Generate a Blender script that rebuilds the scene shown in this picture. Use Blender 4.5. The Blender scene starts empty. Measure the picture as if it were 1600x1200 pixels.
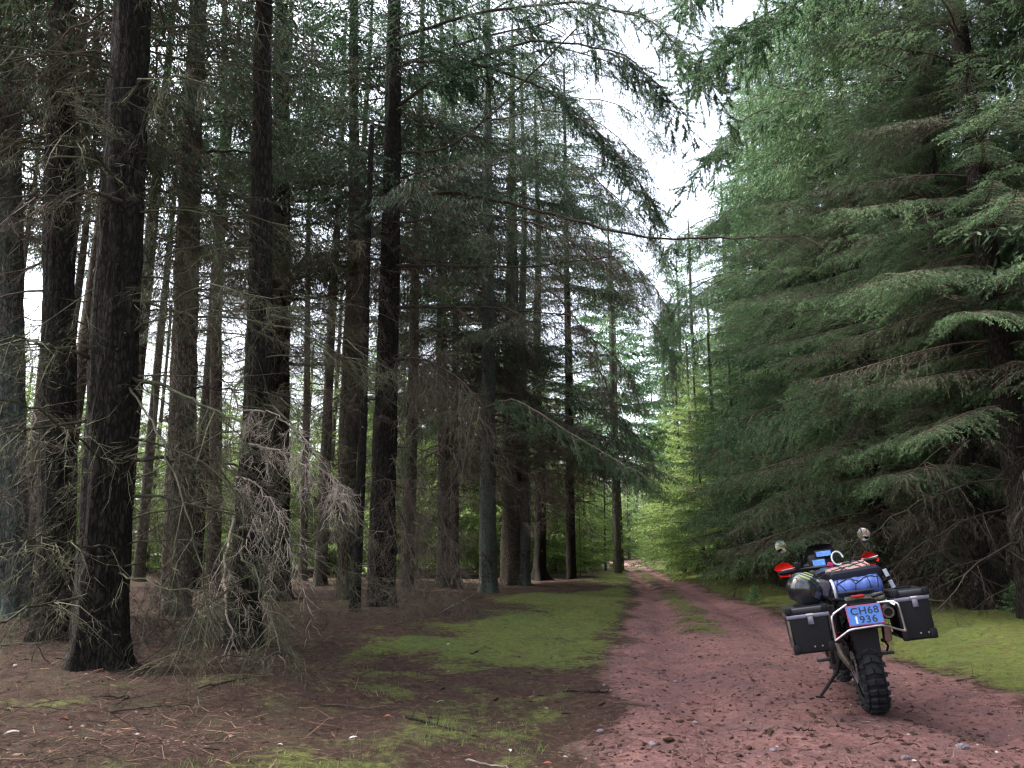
import bpy, bmesh, math, random
import numpy as np
from mathutils import Vector, Matrix, Euler
from math import radians as R, pi, sin, cos

S = bpy.context.scene
COL = S.collection
# ------------------------------------------------------------------ camera, sky, sun, exposure
FPX, PITCH, EYE = 1250.0, R(11.9), 1.10
cam_d = bpy.data.cameras.new('camera'); cam = bpy.data.objects.new('camera', cam_d); COL.objects.link(cam)
cam_d.sensor_width = 36.0; cam_d.lens = 36.0 * FPX / 1600.0
cam_d.clip_start = 0.05; cam_d.clip_end = 3000
cam.location = (0, 0, EYE); cam.rotation_euler = (R(90) + PITCH, 0, 0)
S.camera = cam
SUN_EL, SUN_AZ = R(52), R(-75)           # azimuth measured from +Y towards +X
world = bpy.data.worlds.new('World'); S.world = world; world.use_nodes = True
nt = world.node_tree; nt.nodes.clear()
sky = nt.nodes.new('ShaderNodeTexSky'); sky.sky_type = 'NISHITA'; sky.sun_disc = False
sky.sun_elevation = SUN_EL; sky.sun_rotation = SUN_AZ
sky.air_density = 1.0; sky.dust_density = 5.0; sky.ozone_density = 1.0
hs = nt.nodes.new('ShaderNodeHueSaturation'); hs.inputs['Saturation'].default_value = 0.50; hs.inputs['Hue'].default_value = 0.506
bg = nt.nodes.new('ShaderNodeBackground'); bg.inputs['Strength'].default_value = 0.15
wo = nt.nodes.new('ShaderNodeOutputWorld')
nt.links.new(sky.outputs[0], hs.inputs['Color']); nt.links.new(hs.outputs[0], bg.inputs['Color'])
nt.links.new(bg.outputs[0], wo.inputs['Surface'])
sun_d = bpy.data.lights.new('sun', 'SUN'); sun_d.energy = 1.5; sun_d.angle = R(12); sun_d.color = (1.0, 0.95, 0.88)
sun = bpy.data.objects.new('sun', sun_d); COL.objects.link(sun)
sd = Vector((sin(SUN_AZ) * cos(SUN_EL), cos(SUN_AZ) * cos(SUN_EL), sin(SUN_EL)))
sun.rotation_euler = sd.to_track_quat('Z', 'Y').to_euler()
S.view_settings.view_transform = 'Standard'; S.view_settings.look = 'None'
S.view_settings.exposure = 2.4; S.view_settings.gamma = 1.0; S.view_settings.use_curve_mapping = False
S.cycles.max_bounces = 5; S.cycles.diffuse_bounces = 4; S.cycles.glossy_bounces = 3
S.cycles.transmission_bounces = 3; S.cycles.transparent_max_bounces = 4; S.cycles.volume_bounces = 0
S.cycles.sample_clamp_indirect = 6; S.cycles.use_denoising = True
S.cycles.caustics_reflective = False; S.cycles.caustics_refractive = False
S.cycles.filter_width = 1.3

# ------------------------------------------------------------------ pixel -> place helpers (photo is 1600 x 1200)
cP, sP = cos(PITCH), sin(PITCH)
def ray(px, py):
    dx, up = (px - 800) / FPX, (600 - py) / FPX
    return Vector((dx, cP - up * sP, sP + up * cP))
def ground(px, py, z=0.0):
    d = ray(px, py); t = (z - EYE) / d.z
    return Vector((d.x * t, d.y * t, z))
def at(px, py, Y):
    d = ray(px, py); t = Y / d.y
    return Vector((d.x * t, Y, EYE + d.z * t))

# ------------------------------------------------------------------ numpy value noise
def vnoise(x, y, seed=0):
    x = np.asarray(x, float); y = np.asarray(y, float)
    xi = np.floor(x).astype(np.int64); yi = np.floor(y).astype(np.int64)
    fx = x - xi; fy = y - yi
    fx = fx * fx * (3 - 2 * fx); fy = fy * fy * (3 - 2 * fy)
    def h(a, b):
        n = (a * 374761393 + b * 668265263 + seed * 144665) & 0xffffffff
        n = ((n ^ (n >> 13)) * 1274126177) & 0xffffffff
        return ((n ^ (n >> 16)) & 0xffff) / 65535.0
    return (h(xi, yi) * (1 - fx) * (1 - fy) + h(xi + 1, yi) * fx * (1 - fy) + h(xi, yi + 1) * (1 - fx) * fy + h(xi + 1, yi + 1) * fx * fy)
def fbm(x, y, seed=0, oc=4):
    r = 0; a = 0.5; f = 1.0
    for i in range(oc):
        r = r + a * vnoise(x * f, y * f, seed + i * 7); a *= 0.5; f *= 2.1
    return r
def sstep(a, b, x):
    t = np.clip((x - a) / (b - a), 0, 1); return t * t * (3 - 2 * t)

# ---- the track
TY = np.array([-20, 0, 4, 9, 14, 21, 35, 70, 110, 150.0])
TL = np.array([-1.2, -0.2, 0.42, 1.10, 1.95, 3.15, 5.1, 9.3, 12.0, 10.0])
TR = np.array([3.2, 3.5, 3.75, 4.05, 4.6, 5.3, 7.0, 11.0, 13.6, 11.6])
def track_l(y): return np.interp(y, TY, TL)
def track_r(y): return np.interp(y, TY, TR)
def masks(x, y):
    n1 = fbm(x * 0.9, y * 0.9, 3); n2 = fbm(x * 3.1, y * 3.1, 11); n3 = fbm(x * 0.35, y * 0.35, 23)
    wob = (n1 - 0.47) * 0.9 + (n2 - 0.47) * 0.35
    l = track_l(y); r = track_r(y)
    path = sstep(-0.40, 0.40, x - l + wob) * sstep(-0.45, 0.45, r - x + wob * 1.3)
    c = l * 0.52 + r * 0.48
    strip = .8 * sstep(0.55, 0.05, np.abs(x - c + 0.05 + wob * 0.9)) * sstep(8.0, 15, y + (n1 - .5) * 6)
    strip = strip * sstep(0.28, 0.6, n2 + 0.1)
    # moss: bright on the left verge beyond the bare corner, on the right verge, in patches under the trees
    dl = l - x
    ml = sstep(3.6 , 1.8, dl + (n3 - .5) * 4.0) * sstep(6.5, 11.0, y + (n1 - .5) * 5) * sstep(25.5, 22.5, y + (n1 - .5) * 3 + dl * 0.6) * sstep(-0.35, 0.45, dl + wob)
    ml = ml * sstep(0.10, 0.62, n1 * .6 + n2 * .4 + 0.12)
    far = sstep(27, 30, y) * sstep(2.6, 0.6, dl) * 0.8
    mr = sstep(-0.4, 0.6, x - r + wob * 1.3) * sstep(5.5, 3.0, x - r + (n3 - .5) * 3) * sstep(0.06, 0.58, n1 * .6 + n2 * .4 + 0.12)
    ed = sstep(2.6, .2, dl + (n3 - .5) * 2) * sstep(-.35, .45, dl + wob) * sstep(9, 7, y) * sstep(.36, .58, n1 * .6 + n2 * .4) * .5
    pat = ed + sstep(0.56, 0.70, n3 * 0.55 + n1 * 0.55) * 0.38 + sstep(3.0, 0.0, np.hypot((x + .2) * 1.0, (y - 4.2) * 2.2)) * sstep(.42, .6, n1) * .35
    cut = sstep(21, 27, y + (n1 - .5) * 5) * sstep(33, 28, y + (n1 - .5) * 4)
    far = far * sstep(75, 50, y); mr = mr * sstep(80, 55, y)
    moss = np.clip(np.maximum(np.maximum(ml, far), np.maximum(mr * (1 - 0), pat * sstep(.1, .5, np.abs(dl)))), 0, 1)
    moss = moss * (1 - path) + strip * path * (1 - cut)
    path = path * (1 - strip * .9)
    return np.clip(moss, 0, 1), np.clip(path, 0, 1)
def hgt(x, y):
    x = np.asarray(x, float); y = np.asarray(y, float)
    l = track_l(y); r = track_r(y); w = r - l
    inside = sstep(-0.4, 0.5, x - l) * sstep(-0.4, 0.5, r - x)
    u = (x - l) / w
    ruts = -0.075 * (np.exp(-((u - 0.22) / 0.1) ** 2) + np.exp(-((u - 0.78) / 0.1) ** 2)) * inside
    b = (fbm(x * 0.33, y * 0.33, 5, 3) - 0.44) * 0.36 * (1 - inside * 0.85)
    s = (fbm(x * 1.7, y * 1.7, 9, 3) - 0.44) * 0.11 * (1 - inside * 0.75)
    t = (fbm(x * 7.0, y * 7.0, 31, 3) - 0.44) * (0.035 + 0.02 * inside)
    bank = 0.16 * sstep(0.3, 2.0, x - r) + 0.06 * sstep(0.0, 2.5, l - x)
    far = np.clip((np.hypot(x, y) - 90) / 200, 0, 1)
    return ruts + b + s + t + bank + far * 2.0
def H(x, y): return float(hgt(np.array([x]), np.array([y]))[0])

# ------------------------------------------------------------------ mesh helpers
def mesh_np(name, V, F, mats, mi=None, smooth=False, attrs=None):
    V = np.ascontiguousarray(V, dtype=np.float32); F = np.ascontiguousarray(F, dtype=np.int32)
    m = bpy.data.meshes.new(name)
    k = F.shape[1]
    m.vertices.add(len(V)); m.vertices.foreach_set('co', V.ravel())
    m.loops.add(F.size); m.loops.foreach_set('vertex_index', F.ravel())
    m.polygons.add(len(F)); m.polygons.foreach_set('loop_start', np.arange(0, F.size, k, dtype=np.int32))
    for mt in mats: m.materials.append(mt)
    if mi is not None: m.polygons.foreach_set('material_index', np.ascontiguousarray(mi, dtype=np.int32))
    m.polygons.foreach_set('use_smooth', np.full(len(F), smooth, dtype=bool))
    if attrs:
        for an, av in attrs.items():
            a = m.attributes.new(an, 'FLOAT', 'POINT'); a.data.foreach_set('value', np.ascontiguousarray(av, dtype=np.float32))
    m.update(calc_edges=True)
    return m
def link(name, data, parent=None, loc=None):
    o = bpy.data.objects.new(name, data); COL.objects.link(o)
    if parent is not None: o.parent = parent
    if loc is not None: o.location = loc
    return o
def tag(o, label=None, cat=None, group=None, kind=None):
    if label: o['label'] = label
    if cat: o['category'] = cat
    if group: o['group'] = group
    if kind: o['kind'] = kind
    return o

class Soup:
    """triangles collected with material index and a tint value per vertex"""
    def __init__(s): s.V = []; s.F = []; s.M = []; s.T = []; s.n = 0
    def add(s, V, F, m=0, t=0.5):
        V = np.asarray(V, float).reshape(-1, 3); F = np.asarray(F, int).reshape(-1, 3)
        s.V.append(V); s.F.append(F + s.n)
        s.M.append(np.full(len(F), m) if np.isscalar(m) else m)
        s.T.append(np.full(len(V), t, float) if np.isscalar(t) else t)
        s.n += len(V)
    def arr(s): return np.concatenate(s.V), np.concatenate(s.F), np.concatenate(s.M), np.concatenate(s.T)
    def mesh(s, name, mats, smooth=False):
        V, F, M, T = s.arr()
        return mesh_np(name, V, F, mats, M, smooth, {'tint': T})
def nrm(a): return a / np.maximum(np.linalg.norm(a, axis=-1, keepdims=True), 1e-9)
def perp(d, rng):
    r = rng.normal(size=d.shape); return nrm(np.cross(d, r))
def spikes(sp, P, D, r, rng, m=1, t=0.5, bend=None):
    """three-sided tapered twigs from P along D; bend = offset of the middle, giving two segments"""
    n = len(P); r = np.broadcast_to(np.asarray(r, float), (n,))[:, None]
    a = perp(nrm(D), rng); b = np.cross(nrm(D), a)
    tt = np.broadcast_to(np.asarray(t, float), (n,))
    ring = [a * r, (-0.5 * a + 0.866 * b) * r, (-0.5 * a - 0.866 * b) * r]
    if bend is None:
        V = np.stack([P + ring[0], P + ring[1], P + ring[2], P + D], 1)
        i = (np.arange(n) * 4)[:, None, None]
        F = i + np.array([[0, 1, 3], [1, 2, 3], [2, 0, 3]])[None]
        sp.add(V, F, m, np.repeat(tt, 4))
    else:
        Q = P + D * 0.5 + bend
        V = np.stack([P + ring[0], P + ring[1], P + ring[2], Q + ring[0] * .6, Q + ring[1] * .6, Q + ring[2] * .6, P + D], 1)
        i = (np.arange(n) * 7)[:, None, None]
        F = i + np.array([[0, 1, 4], [0, 4, 3], [1, 2, 5], [1, 5, 4], [2, 0, 3], [2, 3, 5], [3, 4, 6], [4, 5, 6], [5, 3, 6]])[None]
        sp.add(V, F, m, np.repeat(tt, 7))
def blades(sp, P, D, w, rng, m=0, t=0.5):
    """needle-clad shoots: two-faced lozenges folded a little about their axis"""
    n = len(P); w = np.broadcast_to(np.asarray(w, float), (n,))[:, None]
    u = perp(nrm(D), rng)
    V = np.stack([P, P + D * 0.42 + u * w, P + D, P + D * 0.42 - u * w], 1)
    i = (np.arange(n) * 4)[:, None, None]
    F = i + np.array([[0, 1, 2], [0, 2, 3]])[None]
    tt = np.broadcast_to(np.asarray(t, float), (n,))
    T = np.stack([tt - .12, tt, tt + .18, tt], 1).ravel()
    sp.add(V, F, m, T)
def tube(sp, pts, rad, sides=6, m=1, t=0.5, cap=True):
    pts = np.asarray(pts, float); n = len(pts); rad = np.broadcast_to(np.asarray(rad, float), (n,))
    T = np.gradient(pts, axis=0); T = nrm(T)
    ref = np.array([0, 0, 1.0]) if abs(T[0][2]) < 0.9 else np.array([1.0, 0, 0])
    V = []
    a = nrm(np.cross(T[0], ref))
    for i in range(n):
        a = nrm(a - T[i] * np.dot(a, T[i])); b = np.cross(T[i], a)
        th = np.arange(sides) * 2 * pi / sides
        V.append(pts[i] + (np.cos(th)[:, None] * a + np.sin(th)[:, None] * b) * rad[i])
    V = np.concatenate(V); F = []
    for i in range(n - 1):
        for k in range(sides):
            p, q = i * sides + k, i * sides + (k + 1) % sides
            F += [[p, q, q + sides], [p, q + sides, p + sides]]
    if cap:
        c0 = len(V); V = np.vstack([V, pts[:1], pts[-1:]])
        for k in range(sides):
            F.append([c0, (k + 1) % sides, k]); F.append([c0 + 1, (n - 1) * sides + k, (n - 1) * sides + (k + 1) % sides])
    sp.add(V, F, m, t)

# ------------------------------------------------------------------ materials
def newmat(name):
    m = bpy.data.materials.new(name); m.use_nodes = True
    n = m.node_tree; b = n.nodes['Principled BSDF']; return m, n, b
def N(n, t, **kw):
    o = n.nodes.new(t)
    for k, v in kw.items(): setattr(o, k, v)
    return o
def ramp(n, stops, fac=None):
    r = N(n, 'ShaderNodeValToRGB'); e = r.color_ramp.elements
    while len(e) > 1: e.remove(e[-1])
    e[0].position = stops[0][0]; e[0].color = (*stops[0][1], 1)
    for p, c in stops[1:]:
        x = e.new(p); x.color = (*c, 1)
    if fac is not None: n.links.new(fac, r.inputs[0])
    return r
def noise(n, vec, scale, detail=4, rough=0.6, dist=0.0):
    t = N(n, 'ShaderNodeTexNoise'); t.inputs['Scale'].default_value = scale; t.inputs['Detail'].default_value = detail
    t.inputs['Roughness'].default_value = rough; t.inputs['Distortion'].default_value = dist
    if vec is not None: n.links.new(vec, t.inputs['Vector'])
    return t
def mixc(n, fac, a, b, mode='MIX'):
    m = N(n, 'ShaderNodeMix', data_type='RGBA', blend_type=mode)
    for s, v in ((m.inputs[0], fac), (m.inputs[6], a), (m.inputs[7], b)):
        if isinstance(v, (int, float)): s.default_value = v
        elif isinstance(v, tuple): s.default_value = (*v, 1)
        else: n.links.new(v, s)
    return m.outputs[2]
def mth(n, op, a, b=0.5, clamp=False):
    m = N(n, 'ShaderNodeMath', operation=op, use_clamp=clamp)
    for s, v in ((m.inputs[0], a), (m.inputs[1], b)):
        if isinstance(v, (int, float)): s.default_value = v
        else: n.links.new(v, s)
    return m.outputs[0]
def plain(name, col, rough=0.5, metal=0.0, spec=0.5, vary=0.12, scale=8.0, bump=0.0, coat=0.0):
    m, n, b = newmat(name)
    tc = N(n, 'ShaderNodeTexCoord'); ns = noise(n, tc.outputs['Object'], scale, 5, .65)
    lo = tuple(c * (1 - vary) for c in col); hi = tuple(min(1, c * (1 + vary)) for c in col)
    r = ramp(n, [(0.3, lo), (0.7, hi)], ns.outputs[0]); n.links.new(r.outputs[0], b.inputs['Base Color'])
    b.inputs['Roughness'].default_value = rough; b.inputs['Metallic'].default_value = metal
    b.inputs['Specular IOR Level'].default_value = spec; b.inputs['Coat Weight'].default_value = coat
    if bump:
        bp = N(n, 'ShaderNodeBump'); bp.inputs['Strength'].default_value = bump; bp.inputs['Distance'].default_value = 0.004
        n2 = noise(n, tc.outputs['Object'], scale * 8, 3); n.links.new(n2.outputs[0], bp.inputs['Height']); n.links.new(bp.outputs[0], b.inputs['Normal'])
    return m
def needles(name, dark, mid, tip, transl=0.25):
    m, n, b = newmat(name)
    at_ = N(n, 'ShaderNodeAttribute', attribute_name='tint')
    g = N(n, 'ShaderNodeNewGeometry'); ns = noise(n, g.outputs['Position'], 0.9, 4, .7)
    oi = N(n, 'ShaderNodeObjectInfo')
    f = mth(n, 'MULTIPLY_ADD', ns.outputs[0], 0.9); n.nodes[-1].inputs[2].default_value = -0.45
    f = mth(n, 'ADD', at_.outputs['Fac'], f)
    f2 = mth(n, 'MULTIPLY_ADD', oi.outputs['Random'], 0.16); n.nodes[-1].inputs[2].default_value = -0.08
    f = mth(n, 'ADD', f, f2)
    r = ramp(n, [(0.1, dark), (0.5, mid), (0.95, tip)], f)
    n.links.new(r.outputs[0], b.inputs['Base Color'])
    b.inputs['Roughness'].default_value = 0.55; b.inputs['Specular IOR Level'].default_value = 0.35
    tr = N(n, 'ShaderNodeBsdfTranslucent'); n.links.new(r.outputs[0], tr.inputs[0])
    mx = N(n, 'ShaderNodeMixShader'); mx.inputs[0].default_value = transl
    out = n.nodes['Material Output']
    n.links.new(b.outputs[0], mx.inputs[1]); n.links.new(tr.outputs[0], mx.inputs[2]); n.links.new(mx.outputs[0], out.inputs[0])
    return m
def bark(name, dark, mid, light, lichen, amount=0.35, scale=9.0):
    m, n, b = newmat(name)
    g = N(n, 'ShaderNodeTexCoord'); mp = N(n, 'ShaderNodeMapping'); mp.inputs['Scale'].default_value = (1, 1, 0.30)
    n.links.new(g.outputs['Object'], mp.inputs[0])
    vo = N(n, 'ShaderNodeTexVoronoi', feature='DISTANCE_TO_EDGE'); vo.inputs['Scale'].default_value = scale * 2.8
    ds = noise(n, mp.outputs[0], scale, 5, .7)
    wv = mixc(n, 0.12, mp.outputs[0], ds.outputs['Color'], 'ADD'); n.links.new(wv, vo.inputs['Vector'])
    n2 = noise(n, mp.outputs[0], scale * 3.5, 5, .7)
    edge = mth(n, 'MULTIPLY', vo.outputs['Distance'], 5.0, True)
    h = mth(n, 'MULTIPLY', edge, mth(n, 'ADD', n2.outputs[0], 0.3))
    r = ramp(n, [(0.08, dark), (0.5, mid), (0.95, light)], h)
    n3 = noise(n, g.outputs['Object'], 1.4, 5, .75); n4 = noise(n, g.outputs['Object'], 22.0, 4, .7)
    lf = mth(n, 'MULTIPLY', mth(n, 'SUBTRACT', mth(n, 'ADD', n3.outputs[0], mth(n, 'MULTIPLY', n4.outputs[0], .5)), 0.62), 4.0, True)
    lf = mth(n, 'MULTIPLY', lf, amount)
    c = mixc(n, lf, r.outputs[0], lichen)
    n.links.new(c, b.inputs['Base Color']); b.inputs['Roughness'].default_value = 0.9; b.inputs['Specular IOR Level'].default_value = 0.2
    bp = N(n, 'ShaderNodeBump'); bp.inputs['Strength'].default_value = 0.9; bp.inputs['Distance'].default_value = 0.02
    n.links.new(h, bp.inputs['Height']); n.links.new(bp.outputs[0], b.inputs['Normal'])
    return m
def twigmat(name, a, b_):
    m, n, b = newmat(name)
    at_ = N(n, 'ShaderNodeAttribute', attribute_name='tint')
    g = N(n, 'ShaderNodeNewGeometry'); ns = noise(n, g.outputs['Position'], 3.0, 4, .7)
    f = mth(n, 'ADD', at_.outputs['Fac'], mth(n, 'SUBTRACT', ns.outputs[0], .5))
    r = ramp(n, [(0.2, a), (0.9, b_)], f); n.links.new(r.outputs[0], b.inputs['Base Color'])
    b.inputs['Roughness'].default_value = 0.85; b.inputs['Specular IOR Level'].default_value = 0.2
    return m
M_needle = needles('spruce_needles', (0.024, 0.048, 0.026), (0.062, 0.120, 0.060), (0.135, 0.215, 0.11), .3)
M_needle_r = needles('spruce_needles_fresh', (0.024, 0.058, 0.030), (0.080, 0.165, 0.072), (0.19, 0.32, 0.14), .34)
M_needle_y = needles('young_needles', (0.09, 0.16, 0.04), (0.19, 0.30, 0.08), (0.32, 0.42, 0.14), .45)
M_needle_brown = needles('browning_needles', (0.028, 0.026, 0.018), (0.075, 0.064, 0.046), (0.13, 0.118, 0.08), .15)
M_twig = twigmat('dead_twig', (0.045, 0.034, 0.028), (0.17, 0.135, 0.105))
M_twig_dark = twigmat('shaded_dark_twig', (0.022, 0.017, 0.014), (0.075, 0.058, 0.046))  # darker copy of the dead twig, shade under the trees put into its colour
M_twig_pale = twigmat('bleached_twig', (0.26, 0.21, 0.18), (0.50, 0.42, 0.36))
M_twig_moss = twigmat('algae_green_twig', (0.04, 0.040, 0.026), (0.15, 0.15, 0.09))
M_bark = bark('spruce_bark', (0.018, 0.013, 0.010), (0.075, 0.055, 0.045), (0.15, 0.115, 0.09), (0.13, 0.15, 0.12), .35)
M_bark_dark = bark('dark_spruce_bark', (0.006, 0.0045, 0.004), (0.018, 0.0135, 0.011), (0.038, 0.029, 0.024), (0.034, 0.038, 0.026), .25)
M_bark_lichen = bark('lichen_bark', (0.03, 0.027, 0.024), (0.09, 0.083, 0.072), (0.16, 0.15, 0.135), (0.13, 0.17, 0.145), .7)
M_bark_brown = bark('brown_spruce_bark', (0.03, 0.020, 0.015), (0.11, 0.075, 0.058), (0.19, 0.14, 0.115), (0.14, 0.17, 0.13), .3)

# ------------------------------------------------------------------ ground
def ground_mat():
    m, n, b = newmat('forest_floor')
    g = N(n, 'ShaderNodeNewGeometry'); P = g.outputs['Position']
    am = N(n, 'ShaderNodeAttribute', attribute_name='moss'); ap = N(n, 'ShaderNodeAttribute', attribute_name='path')
    nf = noise(n, P, 14, 6, .75, .4); nm = noise(n, P, 2.2, 5, .65); nh = noise(n, P, 60, 4, .7); nl = noise(n, P, .7, 4, .6)
    # needle litter
    lit = ramp(n, [(0.28, (0.014, 0.008, 0.007)), (0.5, (0.050, 0.028, 0.022)), (0.72, (0.120, 0.066, 0.050))], nf.outputs[0])
    lit2 = mixc(n, mth(n, 'MULTIPLY', mth(n, 'SUBTRACT', nm.outputs[0], .45), 3.0, True), lit.outputs[0], (0.060, 0.053, 0.028))
    # red earth of the track
    e1 = ramp(n, [(0.25, (0.11, 0.050, 0.046)), (0.5, (0.235, 0.118, 0.108)), (0.78, (0.36, 0.210, 0.190))], nf.outputs[0])
    e2 = ramp(n, [(0.3, (0.070, 0.042, 0.045)), (0.7, (0.21, 0.125, 0.128))], nh.outputs[0])
    nw = noise(n, P, 1.1, 4, .6, .5); damp = mth(n, 'MULTIPLY', mth(n, 'SUBTRACT', nw.outputs[0], .50), 4.0, True)
    er = mixc(n, mth(n, 'MULTIPLY', mth(n, 'SUBTRACT', nm.outputs[0], .42), 3.2, True), e1.outputs[0], e2.outputs[0])
    er = mixc(n, mth(n, 'MULTIPLY', damp, .5), er, (0.062, 0.042, 0.047))
    ny = noise(n, P, 34, 5, .8, .8)
    er = mixc(n, mth(n, 'MULTIPLY', mth(n, 'SUBTRACT', ny.outputs[0], .56), 9.0, True), er, (0.060, 0.034, 0.034))
    er = mixc(n, mth(n, 'MULTIPLY', mth(n, 'SUBTRACT', 0.40, ny.outputs[0]), 7.0, True), er, (0.40, 0.27, 0.25))
    # moss
    ms = ramp(n, [(0.25, (0.034, 0.043, 0.013)), (0.5, (0.098, 0.122, 0.028)), (0.78, (0.185, 0.200, 0.052))], nf.outputs[0])
    ms2 = mixc(n, mth(n, 'MULTIPLY', mth(n, 'SUBTRACT', nl.outputs[0], .5), 3.0, True), ms.outputs[0], (0.07, 0.13, 0.04))
    def edge(attr, k):
        s = mth(n, 'ADD', attr, mth(n, 'MULTIPLY', mth(n, 'SUBTRACT', nf.outputs[0], .5), k))
        s = mth(n, 'ADD', s, mth(n, 'MULTIPLY', mth(n, 'SUBTRACT', nm.outputs[0], .5), k))
        return mth(n, 'MULTIPLY', mth(n, 'SUBTRACT', s, .3), 2.2, True)
    c = mixc(n, edge(ap.outputs['Fac'], 1.1), lit2, er)
    nq = noise(n, P, 4.5, 5, .7, .6)
    ms2 = mixc(n, mth(n, 'MULTIPLY', mth(n, 'SUBTRACT', nq.outputs[0], .47), 4.0, True), ms2, (0.092, 0.070, 0.036))
    ms2 = mixc(n, mth(n, 'MULTIPLY', mth(n, 'SUBTRACT', nh.outputs[0], .52), 5.0, True), ms2, (0.17, 0.19, 0.055))
    nz = noise(n, P, 8.0, 6, .75, 1.2)
    ms2 = mixc(n, mth(n, 'MULTIPLY', mth(n, 'SUBTRACT', nz.outputs[0], .52), 6.0, True), ms2, (0.045, 0.055, 0.018))
    c = mixc(n, edge(am.outputs['Fac'], 1.7), c, ms2)
    n.links.new(c, b.inputs['Base Color'])
    b.inputs['Roughness'].default_value = 0.92; b.inputs['Specular IOR Level'].default_value = 0.15
    bp = N(n, 'ShaderNodeBump'); bp.inputs['Strength'].default_value = 1.0; bp.inputs['Distance'].default_value = 0.045
    hh = mth(n, 'ADD', nf.outputs[0], mth(n, 'MULTIPLY', nh.outputs[0], .35)); n.links.new(hh, bp.inputs['Height'])
    n.links.new(bp.outputs[0], b.inputs['Normal'])
    return m
def axis(a, b, fine, lim, grow=1.16):
    """coordinates fine between a and b, growing out to +-lim"""
    mid = list(np.arange(a, b, fine)); s = fine; x = mid[-1]; up = []
    while x < lim: s *= grow; x += s; up.append(x)
    s = fine; x = a; dn = []
    while x > -lim: s *= grow; x -= s; dn.append(x)
    return np.array(dn[::-1] + mid + up)
gx = axis(-6.0, 6.5, 0.055, 1500); gy = axis(3.2, 14.0, 0.055, 1500, 1.035)
gy = gy[(gy > -300)]
X, Y = np.meshgrid(gx, gy)
Z = hgt(X, Y); mo, pa = masks(X, Y)
nx, ny = len(gx), len(gy)
idx = np.arange(nx * ny).reshape(ny, nx)
F = np.stack([idx[:-1, :-1], idx[:-1, 1:], idx[1:, 1:], idx[1:, :-1]], -1).reshape(-1, 4)
# moss stands proud of the earth
Z = Z + mo * 0.045 * (0.4 + fbm(X * 4, Y * 4, 77, 3))
gm = mesh_np('ground', np.stack([X.ravel(), Y.ravel(), Z.ravel()], 1), F, [ground_mat()], None, True, {'moss': mo.ravel(), 'path': pa.ravel()})
tag(link('ground', gm), 'forest floor of brown needles and green moss with a red earth track through it', None, None, 'structure')

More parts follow.
